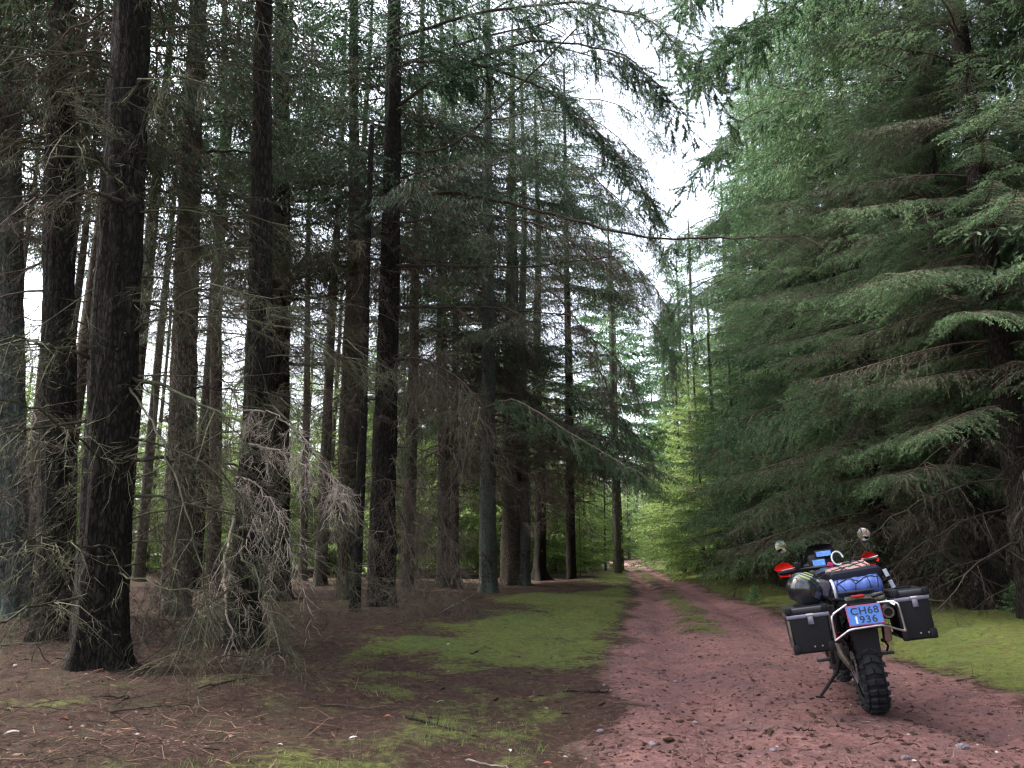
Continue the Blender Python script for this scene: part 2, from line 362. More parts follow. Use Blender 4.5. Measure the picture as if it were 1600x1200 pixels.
# ------------------------------------------------------------------ branch prototypes (local: +X outward, +Z up)
def prim_curve(L, n, rng, droop=0.5, lift=0.10, wig=0.03):
    s = np.linspace(0, 1, n)
    p = np.stack([L * s * 0.97, L * wig * np.sin(s * 5 + rng.uniform(0, 6)) * s, L * (lift * s - droop * s ** 2 + droop * 0.55 * s ** 3)], 1)
    return s, p
def green_branch(seed, L=3.0, ds=0.10, dt=0.055, bl=(0.08, 0.19), bw=0.012, multi=2, bare=0.28, droop=0.42, hang=0.75, brown=0.0, fine=0):
    rng = np.random.default_rng(seed); sp = Soup()
    s, p = prim_curve(L, 9, rng, droop)
    tube(sp, p, np.linspace(0.020, 0.004, 9) * L / 3, 4, 1, 0.4, False)
    ss = np.arange(bare * 0.5, 0.985, ds / L); ss = ss + rng.uniform(-.3, .3, len(ss)) * ds / L
    P0s, Ds, Ls, Ss = [], [], [], []
    for side in (-1, 1):
        P0 = np.stack([np.interp(ss, s, p[:, k]) for k in range(3)], 1)
        tg = nrm(np.stack([np.interp(ss, s, np.gradient(p[:, k])) for k in range(3)], 1))
        ang = rng.uniform(R(42), R(68), len(ss)) * side
        d = np.stack([tg[:, 0] * np.cos(ang), np.sin(ang), tg[:, 2] * np.cos(ang) + rng.uniform(-.25, .05, len(ss))], 1)
        prof = np.minimum(1, (ss - bare * 0.2) / 0.25) * (1.02 - ss) ** 0.65
        ln = L * 0.42 * prof * rng.uniform(0.55, 1.1, len(ss)) + 0.08
        P0s.append(P0); Ds.append(nrm(d)); Ls.append(ln); Ss.append(ss)
    P0, D, Ln, SS = map(np.concatenate, (P0s, Ds, Ls, Ss))
    # the leader carries shoots too
    spikes(sp, P0, D * Ln[:, None] + np.array([0, 0, -1]) * (Ln * .30)[:, None], 0.0045, rng, 1, 0.45, np.array([0, 0, 1]) * (Ln * .10)[:, None])
    cnt = np.maximum(2, (Ln / dt).astype(int)); ii = np.repeat(np.arange(len(Ln)), cnt)
    tt = np.concatenate([(np.arange(c) + rng.uniform(0, 1, c)) / c for c in cnt])
    lnn = Ln[ii]
    live = (SS[ii] + tt * 0.25) > bare + rng.uniform(-.12, .12, len(ii))
    P = P0[ii] + D[ii] * (lnn * tt)[:, None] + np.array([0, 0, -1.0]) * (lnn * (.30 * tt ** 2 - .1 * tt * (1 - tt)))[:, None]
    sd = np.stack([-D[ii][:, 1], D[ii][:, 0], np.zeros(len(ii))], 1) * rng.choice([-1, 1], len(ii))[:, None]
    dd = nrm(D[ii] * 0.55 + sd * rng.uniform(.1, .7, len(ii))[:, None] + np.array([0, 0, -1.0]) * (rng.uniform(0.15, 1.3, len(ii)) * hang)[:, None])
    tint0 = 0.42 + 0.22 * rng.normal(size=len(Ln))
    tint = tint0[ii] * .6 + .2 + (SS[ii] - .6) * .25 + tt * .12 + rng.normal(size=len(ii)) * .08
    tl = rng.uniform(*bl, len(ii)) * (1.15 - .4 * tt)
    k = live
    if fine:
        kk = np.where(k)[0]; jj = np.repeat(kk, fine); qq = rng.uniform(0, 1, len(jj))
        dn = nrm(dd[jj] + perp(dd[jj], rng) * rng.uniform(.3, 1.0, len(jj))[:, None])
        bb = (rng.uniform(size=len(P)) < brown)[jj]
        for mi_, sel in ((0, ~bb), (2, bb)):
            if sel.any():
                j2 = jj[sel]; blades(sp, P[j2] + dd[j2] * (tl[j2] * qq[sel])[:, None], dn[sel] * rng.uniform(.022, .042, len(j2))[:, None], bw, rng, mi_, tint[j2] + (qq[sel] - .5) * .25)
        spikes(sp, P[kk], dd[kk] * tl[kk][:, None], .0022, rng, 1, .4)
        multi = 0
    for q in range(multi):
        Dq = nrm(dd[k] + rng.normal(size=(k.sum(), 3)) * 0.30 * (q > 0)) * tl[k][:, None] * (1 if q == 0 else .7)
        Pq = P[k] + dd[k] * (tl[k] * q * 0.30)[:, None]
        br = (rng.uniform(size=k.sum()) < brown)
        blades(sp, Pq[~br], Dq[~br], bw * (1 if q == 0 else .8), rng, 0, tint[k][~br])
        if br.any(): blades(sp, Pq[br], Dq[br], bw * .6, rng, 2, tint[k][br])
    # inner bare twigs
    k = ~live
    spikes(sp, P[k], dd[k] * tl[k][:, None] * 1.3, 0.003, rng, 1, 0.5)
    # shoots along the leader
    m = int(L * (1 - bare) / (dt * .6)); u = rng.uniform(bare + .1, 1, m)
    Pm = np.stack([np.interp(u, s, p[:, k2]) for k2 in range(3)], 1)
    dm = nrm(np.stack([rng.uniform(.4, 1, m), rng.normal(size=m) * .6, rng.normal(size=m) * .4 - .2], 1))
    blades(sp, Pm, dm * (rng.uniform(*bl, m) * (.4 if fine else 1))[:, None], bw, rng, 0, .6)
    return sp.arr()
def dead_branch(seed, L=2.3, nsec=22, nter=9, droop=0.30, hang=1.0, r0=0.014, rt=0.0024, kink=0.05):
    rng = np.random.default_rng(seed); sp = Soup(); n = 12
    s = np.linspace(0, 1, n)
    p = np.stack([L * s, np.cumsum(rng.normal(size=n)) * L * kink * .5, L * (rng.uniform(-.05, .12) * s - droop * s ** 2) + np.cumsum(rng.normal(size=n)) * L * kink * .25], 1)
    p[0] = 0
    tube(sp, p, r0 * (1 - .85 * s ** .8), 5, 0, .35 + .3 * rng.uniform(), False)
    ss = np.sort(rng.uniform(.08, 1, nsec)); side = rng.choice([-1, 1], nsec)
    P0 = np.stack([np.interp(ss, s, p[:, k]) for k in range(3)], 1)
    ang = rng.uniform(R(35), R(75), nsec) * side
    D = nrm(np.stack([np.cos(ang), np.sin(ang), rng.uniform(-.7, .15, nsec) * hang], 1))
    Ln = L * rng.uniform(.14, .40, nsec) * (1.15 - ss * .75)
    sag = np.array([0, 0, -1.0]) * (Ln * rng.uniform(.15, .75, nsec) * hang)[:, None]
    spikes(sp, P0, D * Ln[:, None] + sag, r0 * .34, rng, 0, .5, -sag * .28 + rng.normal(size=(nsec, 3)) * (Ln * .05)[:, None])
    ii = np.repeat(np.arange(nsec), nter); tt = rng.uniform(.12, .98, len(ii))
    P = P0[ii] + D[ii] * (Ln[ii] * tt)[:, None] + sag[ii] * (tt - (-.0))[:, None] ** 1 - sag[ii] * (.5 * tt * (1 - tt))[:, None]
    sd = np.stack([-D[ii][:, 1], D[ii][:, 0], np.zeros(len(ii))], 1) * rng.choice([-1, 1], len(ii))[:, None]
    dd = nrm(D[ii] * .6 + sd * rng.uniform(.1, .9, len(ii))[:, None] + np.array([0, 0, -1.0]) * (rng.uniform(-.1, 1.4, len(ii)) * hang)[:, None])
    ln = rng.uniform(.07, .30, len(ii)) * (1.1 - .4 * tt) * L / 2.3
    bend = perp(dd, rng) * (ln * .12)[:, None]
    spikes(sp, P, dd * ln[:, None], rt, rng, 0, rng.uniform(.3, .8, len(ii)), bend)
    # finest twigs
    jj = np.repeat(np.arange(len(ii)), 2); t3 = rng.uniform(.3, .95, len(jj))
    P3 = P[jj] + dd[jj] * (ln[jj] * t3)[:, None]
    d3 = nrm(dd[jj] + rng.normal(size=(len(jj), 3)) * .7 + np.array([0, 0, -.3]))
    spikes(sp, P3, d3 * (ln[jj] * rng.uniform(.25, .6, len(jj)))[:, None], rt * .7, rng, 0, .6)
    return sp.arr()
def xf(arr, M, sp, moff=0, tadd=0.0, mremap=None):
    V, F, Mi, T = arr
    A = np.array(M.to_3x3()); t = np.array(M.translation)
    sp.add(V @ A.T + t, F, (Mi if mremap is None else np.array(mremap)[Mi]), T + tadd)
GH = [green_branch(i, dt=0.05, bl=(.06, .15), bw=.0085, multi=3) for i in range(4)]
GX = [green_branch(130 + i, ds=.085, dt=0.042, bl=(.05, .13), bw=.0034, fine=9, droop=(.42, .5, .35, .55, .45)[i]) for i in range(5)]
GM = [green_branch(10 + i, dt=0.115, bl=(.10, .22), bw=.015, multi=2) for i in range(4)]
GB = [green_branch(20 + i, dt=0.075, bl=(.10, .22), bw=.010, multi=2, bare=.40, droop=.50, hang=1.4, brown=.6) for i in range(3)]
GL = [green_branch(40 + i, ds=.2, dt=.11, bl=(.16, .32), bw=.028, multi=1) for i in range(4)]
GF = [green_branch(60 + i, ds=.34, dt=.18, bl=(.28, .55), bw=.055, multi=1) for i in range(3)]
DH = [dead_branch(80 + i, nsec=17, nter=10, rt=.0021) for i in range(6)]
DM = [dead_branch(110 + i, nsec=16, nter=7, rt=.0028) for i in range(4)]
DL = [dead_branch(90 + i, nsec=10, nter=4, rt=.004) for i in range(4)]

def brM(z, az, elev, scale, r=0.0, roll=0.0, sx=1.0):
    return Matrix.Translation((r * cos(az), r * sin(az), z)) @ Matrix.Rotation(az, 4, 'Z') @ Matrix.Rotation(-elev, 4, 'Y') @ Matrix.Rotation(roll, 4, 'X') @ Matrix.Scale(scale, 4)
def crown(name, seed, z0, z1, H_, rad, mats, step=0.45, per=5, hi_to=0.0, live_from=None, prot=None, protlo=None, dead_below=True, elev0=-8, shape=0.8, lateral=None, dset=None, lowper=0, brown_to=0, mid_to=0):
    """a whole crown: whorls of branches from z0 to the top; needle, twig and browning material slots"""
    rng = random.Random(seed); sp = Soup(); z = z0
    prot = prot or GH; protlo = protlo or GL
    while z < z1:
        f = (z - z0) / (H_ - z0)
        Lb = rad * (1 - max(0, f)) ** shape * min(1, .75 + (z - z0) / 6)
        for k in range(per + (lowper if live_from is not None and z < live_from else 0)):
            az = rng.uniform(0, 2 * pi)
            L = Lb * rng.uniform(.7, 1.12)
            if lateral: L *= lateral(az)
            if L < .25: continue
            zz = z + rng.uniform(-.2, .2)
            el = R(elev0 + 34 * max(0, f) + rng.uniform(-9, 9))
            livef = 1 if live_from is None else (zz - live_from) / 2.0 + rng.uniform(-.5, .5)
            if livef > 0:
                if prot is GH and (livef < 1 or (zz < brown_to and rng.random() < .65)): src = rng.choice(GB)
                elif hi_to < zz < mid_to: src = rng.choice(GM)
                else: src = rng.choice(prot if zz < hi_to else protlo)
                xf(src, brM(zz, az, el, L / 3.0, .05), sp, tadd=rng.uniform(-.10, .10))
            else:
                src = rng.choice((dset or DH) if zz < hi_to else DL)
                xf(src, brM(zz, az, el, L / 2.3 * .8, .08), sp, mremap=[1, 1, 1])
        z += step * rng.uniform(.8, 1.2)
    # leading shoot
    return sp.mesh(name, mats)
def trunk_mesh(name, seed, H_, r0, mat, sides=14, rings=26, flare=0.5, bumpy=0.04, lean=(0, 0), top=0.04):
    rng = np.random.default_rng(seed)
    zs = np.concatenate([[-0.35, -0.1, 0.0, .08, .18, .32, .5, .8, 1.2], np.linspace(1.8, H_, rings)])
    th = np.arange(sides) * 2 * pi / sides
    k1, ph, ph2 = rng.integers(4, 7), rng.uniform(0, 6), rng.uniform(0, 6)
    V = []
    wx, wy = rng.uniform(-.06, .06), rng.uniform(-.06, .06)
    for z in zs:
        zz = max(z, 0)
        r = r0 * (top / r0 + (1 - top / r0) * max(0, 1 - zz / H_) ** 0.85)
        fl = flare * math.exp(-max(z, -.1) / 0.22)
        rr = r * (1 + fl * (0.55 + 0.6 * np.cos(k1 * th + ph) + .3 * np.cos(3 * th + ph2)) + bumpy * (vnoise(th * 5.1 + seed * 3.7, np.full(sides, z * 2.3), seed) - .5) * 2 + bumpy * rng.normal(size=sides) * .35)
        cx = wx * math.sin(z * .55) + lean[0] * zz; cy = wy * math.sin(z * .5 + 1) + lean[1] * zz
        V.append(np.stack([cx + rr * np.cos(th), cy + rr * np.sin(th), np.full(sides, z)], 1))
    n = len(zs); V = np.concatenate(V)
    i = np.arange(n - 1)[:, None] * sides; k = np.arange(sides)[None]; k2 = (k + 1) % sides
    F = np.stack([i + k, i + k2, i + k2 + sides, i + k + sides], -1).reshape(-1, 4)
    return mesh_np(name, V, F, [mat], None, True)
# knots and snapped stubs along a trunk (one mesh per kind, shared)
def stub_mesh(seed, z0, z1, r0, H_, n=26):
    rng = np.random.default_rng(seed); sp = Soup()
    z = rng.uniform(z0, z1, n); az = rng.uniform(0, 2 * pi, n); r = r0 * (1 - z / H_) * .85
    P = np.stack([r * np.cos(az), r * np.sin(az), z], 1)
    D = np.stack([np.cos(az), np.sin(az), rng.uniform(-.4, .2, n)], 1) * rng.uniform(.08, .45, n)[:, None]
    spikes(sp, P, D, rng.uniform(.008, .018, n), rng, 0, .5, rng.normal(size=(n, 3)) * .012)
    return sp.mesh('snapped_stubs', [M_twig])
DEADM = {}
def dead_meshes(mat):
    if mat.name not in DEADM:
        out = []
        for a in DH:
            V, F, Mi, T = a; out.append(mesh_np('dead_branch', V, F, [mat], Mi, False, {'tint': T}))
        DEADM[mat.name] = out
    return DEADM[mat.name]

def tree_root(name, x, y, label, cat='spruce tree', group=None, rz=0.0):
    r = link(name, None); r.location = (x, y, H(x, y) - 0.02); r.rotation_euler = (0, 0, rz)
    tag(r, label, cat, group); return r
def add_dead(root, rng, z0, z1, n, Lr, r0, H_, mat, bias=None):
    ms = dead_meshes(mat)
    for i in range(n):
        z = z0 + (z1 - z0) * (i + rng.random()) / n
        az = rng.uniform(0, 2 * pi) if bias is None else rng.gauss(bias[0], bias[1])
        az -= root.rotation_euler.z
        L = rng.uniform(*Lr)
        o = link('dead_branch', rng.choice(ms), root)
        o.matrix_local = brM(z, az, R(rng.uniform(-22, 10)), L / 2.3, r0 * (1 - z / H_) * .8, R(rng.uniform(-25, 25)))

# ------------------------------------------------------------------ the left stand: trees placed one by one
G_LEFT = 'tall spruces in the stand left of the track'
def crown_mats(nm): return [nm, M_twig, M_needle_brown]
CL = [crown('crown', 300 + i, 6.0 + i * .6, 21.5, 22, 3.9, crown_mats(M_needle), step=.55, per=5, hi_to=1, mid_to=11, live_from=(7.2, 8.0, 8.8)[i], dset=DM, prot=GH) for i in range(2)]; CL.append(CL[0])
print('crown tris', [len(c.polygons) for c in CL])
L_TREES = [  # px, py of base, diameter m, bark, label, dead branches (n, z0, z1), crown index
 (12, 985, .52, M_bark_lichen, 'grey lichen covered trunk cut by the left edge of the photo', (10, .8, 6), 0),
 (80, 1015, .42, M_bark_dark, 'dark spruce just behind and left of the thickest black trunk', (22, .6, 8), 1),
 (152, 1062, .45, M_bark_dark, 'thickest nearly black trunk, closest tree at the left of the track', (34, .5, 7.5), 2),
 (272, 968, .50, M_bark_brown, 'brown grey trunk with mossy foot right of the thickest black trunk', (26, 1.0, 9), 0),
 (330, 928, .40, M_bark_brown, 'slim brown trunk standing behind the bleached twigs', (20, 1.5, 9), 1),
 (374, 1030, .34, M_bark_dark, 'crooked dark stem with bleached drooping twigs, twigs at its foot', (18, .8, 5), None),
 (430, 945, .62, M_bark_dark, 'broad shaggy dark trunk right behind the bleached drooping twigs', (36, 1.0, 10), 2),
 (474, 912, .30, M_bark_brown, 'thin trunk close to the right side of the broad shaggy trunk', (16, 2, 10), 1),
 (540, 945, .36, M_bark_brown, 'leaning grey brown trunk left of the straight dark trunk', (18, 1.5, 10), 0),
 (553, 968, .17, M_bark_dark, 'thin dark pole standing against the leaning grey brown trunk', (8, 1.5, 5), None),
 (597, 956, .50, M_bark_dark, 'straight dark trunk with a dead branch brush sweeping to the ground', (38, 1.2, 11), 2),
 (692, 921, .42, M_bark, 'left of the twin trunks in the middle of the photo', (24, 2, 10), 0),
 (713, 921, .24, M_bark, 'thinner right one of the twin trunks in the middle of the photo', (12, 2, 8), 1),
 (763, 927, .50, M_bark_lichen, 'pale blue grey lichen trunk at the top of the moss bank', (20, 2.5, 8), None),
 (800, 914, .78, M_bark_brown, 'widest brown trunk with a second stem grown against it', (20, 3, 9), None),
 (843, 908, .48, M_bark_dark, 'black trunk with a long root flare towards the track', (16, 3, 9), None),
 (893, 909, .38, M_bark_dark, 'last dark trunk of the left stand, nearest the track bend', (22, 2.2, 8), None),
]
rng = random.Random(5)
TOPX = {0: 8, 1: 100, 2: 207, 3: 310, 4: 352, 5: 420, 6: 441, 7: 488, 8: 556, 10: 617, 11: 692, 12: 708, 13: 762}
LT = []
for i, (px, py, dia, bm_, lab, (nd, z0, z1), ci) in enumerate(L_TREES):
    g = ground(px, py)
    rt = tree_root('spruce_tree', g.x, g.y, lab, 'spruce tree', G_LEFT, 0)
    tpx = TOPX.get(i)
    if tpx is not None:
        tp = at(tpx, 0, g.y); rt.rotation_euler = (0, math.atan((tp.x - g.x) / tp.z), 0)
    near = g.y < 18
    Ht = 22.0 if dia > .2 else 9.0
    lean = (0, 0)
    if i == 5: Ht = 12
    link('trunk', trunk_mesh('trunk', 500 + i, Ht, dia / 2, bm_, 48 if near else 20, 90 if near else 30, 1.5 if i in (15,) else .38, .11, lean), rt)
    link('snapped_stubs', stub_mesh(600 + i, .8, min(Ht, 9), dia / 2, Ht, 40), rt)['kind'] = 'stuff'
    tm = M_twig_moss if i in (2, 5, 6) else M_twig
    add_dead(rt, rng, z0, z1, nd, (1.3, 2.9) if dia > .2 else (.8, 1.5), dia / 2, Ht, tm)
    if ci is not None:
        c = link('crown', CL[ci], rt); c.rotation_euler = (0, 0, rng.uniform(0, 6.28))
    LT.append(rt)
# second stem of the widest trunk, and its root
g = LT[14]
o = link('second_stem', trunk_mesh('second_stem', 777, 20, .2, M_bark_lichen, 20, 24, .5, .07), g); o.location = (.42, -.15, 0)
# edge trees of the left side: live boughs on the track side, browning towards the stand
def edge_lat(az):  # longer on the +X side
    return .72 + .42 * max(0, cos(az))
CE = [crown('crown', 330 + i, (3.0, 3.4)[i], 21.5, 22, 5.0, crown_mats(M_needle), step=.44, per=4, lowper=4, hi_to=1, mid_to=16, dset=DM, live_from=(5.0, 4.6)[i], lateral=edge_lat, shape=.62, brown_to=14) for i in range(1)] * 2
print('edge crown tris', [len(c.polygons) for c in CE])
for i, k in ((13, 0), (14, 1), (15, 0), (16, 1), (12, 1)):
    c = link('crown', CE[k], LT[i]); c.rotation_euler = (0, 0, {13: .15, 14: -.2, 15: -.35, 16: .3, 12: 1.2}[i])

# custom boughs: polylines given by photo position and distance, grown from their tree
def custom_bough(name, root, pts, r0, r1, mat, nsec=14, nter=7, hang=.8, seclen=(.3, .8), green=None, seed=0, mats=None, smat=0, rt=.003, label=None):
    rng = np.random.default_rng(seed); sp = Soup()
    P = np.array([list(at(*q)) for q in pts]) - np.array(root.location)
    P = P @ np.array(root.rotation_euler.to_matrix())
    # smooth
    t = np.linspace(0, len(P) - 1, len(P) * 5); pp = np.stack([np.interp(t, np.arange(len(P)), P[:, k]) for k in range(3)], 1)
    for _ in range(3): pp[1:-1] = (pp[:-2] + 2 * pp[1:-1] + pp[2:]) / 4
    pp[1:-1] += rng.normal(size=pp[1:-1].shape) * .012
    tube(sp, pp, np.linspace(r0, r1, len(pp)), 6, 0, .35)
    u = np.sort(rng.uniform(.12, 1, nsec)) * (len(pp) - 1)
    B = np.stack([np.interp(u, np.arange(len(pp)), pp[:, k]) for k in range(3)], 1)
    tg = nrm(np.stack([np.interp(u, np.arange(len(pp)), np.gradient(pp[:, k])) for k in range(3)], 1))
    sd = nrm(np.cross(tg, [0, 0, 1.0])) * rng.choice([-1, 1], nsec)[:, None]
    D = nrm(tg * .8 + sd * rng.uniform(.3, 1, nsec)[:, None] + np.array([0, 0, -1.0]) * (rng.uniform(0, .9, nsec) * hang)[:, None])
    Ln = rng.uniform(*seclen, nsec)
    sag = np.array([0, 0, -1.0]) * (Ln * .35 * hang)[:, None]
    spikes(sp, B, D * Ln[:, None] + sag, max(r1, .004), rng, 0, .5, -sag * .3)
    ii = np.repeat(np.arange(nsec), nter); tt = rng.uniform(.1, 1, len(ii))
    Q = B[ii] + D[ii] * (Ln[ii] * tt)[:, None] + sag[ii] * tt[:, None] - sag[ii] * (.6 * tt * (1 - tt))[:, None]
    s2 = perp(D[ii], rng)
    d2 = nrm(D[ii] * .7 + s2 * .8 + np.array([0, 0, -1.0]) * (rng.uniform(0, 1, len(ii)) * hang)[:, None])
    l2 = rng.uniform(.1, .34, len(ii)) * np.mean(seclen) * 2
    spikes(sp, Q, d2 * l2[:, None], rt, rng, 0, rng.uniform(.4, .9, len(ii)), perp(d2, rng) * (l2 * .14)[:, None])
    if green is not None:
        n3 = int(green * 1.35); jj = rng.integers(0, len(ii), n3); t3 = rng.uniform(0, 1, n3)
        P3 = Q[jj] + d2[jj] * (l2[jj] * t3)[:, None]
        d3 = nrm(d2[jj] * .6 + rng.normal(size=(n3, 3)) * .45 + np.array([0, 0, -.45]))
        blades(sp, P3, d3 * rng.uniform(.035, .085, n3)[:, None], .0068, rng, 1, rng.uniform(.3, .8, n3))
    else:
        jj = np.repeat(np.arange(len(ii)), 2); t3 = rng.uniform(.3, .95, len(jj))
        P3 = Q[jj] + d2[jj] * (l2[jj] * t3)[:, None]
        spikes(sp, P3, nrm(d2[jj] + rng.normal(size=(len(jj), 3)) * .6) * (l2[jj] * .45)[:, None], rt * .7, rng, 0, .7)
    o = link(name, sp.mesh(name, mats or [mat, M_needle]), root)
    if label: o['label'] = label
    return o
# bleached sprays beside the crooked stem
T = LT[5]; yT = T.location.y
custom_bough('bleached_branch', T, [(372, 690, yT), (420, 700, yT - .3), (480, 715, yT - .7), (545, 765, yT - 1.0)], .012, .004, M_twig_pale, 20, 12, .9, (.25, .6), seed=1, rt=.0032, label='bleached pinkish grey twigs arching to the right')
custom_bough('bleached_branch', T, [(368, 745, yT), (395, 750, yT - .5), (430, 790, yT - 1.0), (455, 860, yT - 1.3)], .011, .004, M_twig_pale, 18, 12, 1.1, (.25, .6), seed=2, rt=.0032)
custom_bough('bleached_branch', T, [(368, 640, yT), (400, 640, yT - .4), (440, 650, yT - .9), (490, 700, yT - 1.3)], .011, .004, M_twig_pale, 14, 10, 1.0, (.25, .55), seed=3, rt=.003)
custom_bough('dead_branch', T, [(370, 800, yT), (352, 860, yT - .4), (350, 930, yT - .7), (365, 1010, yT - .9)], .02, .007, M_twig_pale, 12, 8, .8, (.2, .5), seed=4)
# brush of the straight dark trunk sweeping down to the floor
T = LT[10]; yT = T.location.y
for k, (a, b_, c_) in enumerate((((605, 690), (660, 830), (735, 985)), ((605, 730), (640, 860), (700, 985)), ((605, 640), (680, 780), (745, 970)), ((600, 780), (632, 890), (668, 975)))):
    custom_bough('dead_branch', T, [(a[0], a[1], yT), (b_[0], b_[1], yT - 1.2), (c_[0], c_[1], yT - 2.3)], .016, .005, M_twig, 34, 12, .55, (.4, .9), seed=10 + k, rt=.0034)
# limbs crossing between trunks
def limb(ti, pts, r0=.03, r1=.008, mat=None, **kw):
    T = LT[ti]; y = T.location.y
    return custom_bough('limb', T, [(p[0], p[1], y + p[2]) for p in pts], r0, r1, mat or M_twig, **kw)
limb(2, [(205, 590, 0), (260, 605, -.3), (330, 640, -.6), (395, 665, -.9)], .022, .008, M_twig_moss, nsec=10, seed=21)
limb(2, [(200, 715, 0), (270, 718, .3), (340, 722, .6), (380, 735, .8)], .022, .012, nsec=8, seed=22)
limb(2, [(215, 330, 0), (160, 300, -.3), (80, 305, -.6), (0, 310, -.9)], .028, .012, nsec=12, seed=23)
limb(2, [(150, 560, 0), (90, 545, -.4), (40, 530, -.8), (0, 520, -1.0)], .02, .01, M_twig_moss, nsec=12, seed=24)
limb(2, [(190, 760, 0), (120, 680, -.9), (60, 640, -1.5), (0, 625, -1.9)], .012, .005, M_twig_moss, nsec=14, seed=25)
limb(2, [(190, 860, 0), (130, 850, -.9), (60, 840, -1.4), (0, 845, -1.8)], .012, .005, M_twig_moss, nsec=14, seed=26)
limb(2, [(195, 300, 0), (150, 235, -.8), (110, 215, -1.2), (20, 205, -1.6)], .016, .008, M_twig_moss, nsec=12, seed=27)
limb(2, [(200, 600, 0), (250, 680, -.9), (300, 820, -1.3), (330, 960, -1.4)], .011, .004, M_twig_moss, nsec=14, seed=28)
limb(6, [(450, 120, 0), (520, 115, -.3), (640, 100, -.6), (740, 60, -.9), (860, 35, -1.2)], .055, .02, nsec=22, seed=31, seclen=(.5, 1.4))
limb(6, [(455, 315, 0), (560, 305, -.4), (680, 305, -.8), (800, 315, -1.2)], .04, .015, nsec=22, seed=32, seclen=(.5, 1.3))
limb(6, [(450, 470, 0), (500, 465, -.4), (530, 452, -.6)], .04, .02, nsec=5, seed=33)
limb(6, [(448, 570, 0), (490, 570, -.4), (540, 573, -.8)], .045, .02, nsec=6, seed=34)
limb(10, [(612, 300, 0), (720, 300, -.3), (860, 335, -.7), (1000, 372, -1.2), (1130, 373, -1.6), (1255, 368, -2.0)], .045, .010, nsec=30, seed=35, seclen=(.4, 1.1))
limb(10, [(612, 415, 0), (720, 415, -.3), (820, 418, -.6), (960, 400, -.9)], .04, .012, nsec=26, seed=36, seclen=(.5, 1.2))
limb(10, [(610, 480, 0), (700, 480, -.3), (800, 482, -.6), (900, 495, -.9)], .035, .012, nsec=24, seed=37, seclen=(.5, 1.2))
limb(10, [(615, 240, 0), (700, 235, -.3), (790, 160, -.8), (900, 45, -1.4)], .03, .015, nsec=18, seed=38, seclen=(.5, 1.3))
limb(10, [(616, 100, 0), (720, 90, -.5), (860, 140, -1.0), (960, 230, -1.5), (1010, 300, -1.8)], .035, .010, nsec=34, seed=39, seclen=(.5, 1.3), green=16000)
limb(10, [(618, 60, 0), (740, 20, -.6), (900, 0, -1.2), (1020, 30, -1.8), (1110, 120, -2.2)], .04, .008, nsec=44, seed=40, seclen=(.5, 1.4), green=22000)
limb(10, [(614, 170, 0), (700, 110, -.4), (830, 60, -.8), (980, 80, -1.4), (1080, 190, -1.8)], .04, .008, nsec=40, seed=44, seclen=(.5, 1.3), green=20000)
limb(3, [(300, 240, 0), (360, 235, -.3), (420, 240, -.5)], .03, .015, nsec=8, seed=41)
limb(4, [(350, 520, 0), (300, 515, -.5), (220, 520, -1)], .025, .012, nsec=10, seed=42)
limb(8, [(550, 800, 0), (510, 790, -.4), (475, 765, -.8)], .03, .012, nsec=8, seed=43)
for k, (ti, pts, gr) in enumerate(((16, [(893, 300, 0), (950, 310, -1.2), (1010, 350, -2.0), (1050, 420, -2.4)], 9000), (16, [(893, 450, 0), (960, 460, -1.2), (1020, 500, -2.0), (1055, 560, -2.4)], 8000),
        (13, [(763, 190, 0), (850, 170, -1.5), (940, 190, -2.4), (1010, 260, -3.0)], 9000), (13, [(763, 110, 0), (860, 70, -1.5), (970, 100, -2.6), (1060, 190, -3.2)], 10000), (14, [(800, 60, 0), (900, 10, -1.5), (1010, 20, -2.6), (1090, 90, -3.4)], 10000), (13, [(763, 20, 0), (900, -60, -1.8), (1040, -40, -3.2), (1120, 50, -4.0)], 11000), (10, [(616, 350, 0), (720, 330, -.6), (850, 350, -1.2), (960, 420, -1.8)], 5000),
        (13, [(763, 260, 0), (830, 240, -1.3), (910, 260, -2.2), (985, 330, -2.8)], 7000), (14, [(800, 180, 0), (880, 150, -1.4), (970, 160, -2.4), (1045, 230, -3.0)], 8000), (15, [(843, 250, 0), (920, 240, -1.2), (990, 270, -2.2), (1035, 340, -2.8)], 8000),
        (15, [(843, 370, 0), (920, 370, -1.2), (985, 400, -2.0), (1040, 470, -2.6)], 8000), (11, [(692, 150, 0), (770, 110, -1.3), (860, 120, -2.2), (930, 190, -2.8)], 7000), (11, [(692, 30, 0), (780, -10, -1.3), (880, 0, -2.2), (970, 60, -2.8)], 7000), (12, [(712, 250, 0), (770, 230, -1.3), (840, 250, -2.2), (900, 310, -2.8)], 6000))):
    limb(ti, pts, .03, .010, M_twig, nsec=40, nter=9, seed=170 + k, seclen=(.6, 1.7), hang=1.0, rt=.0045, green=gr)
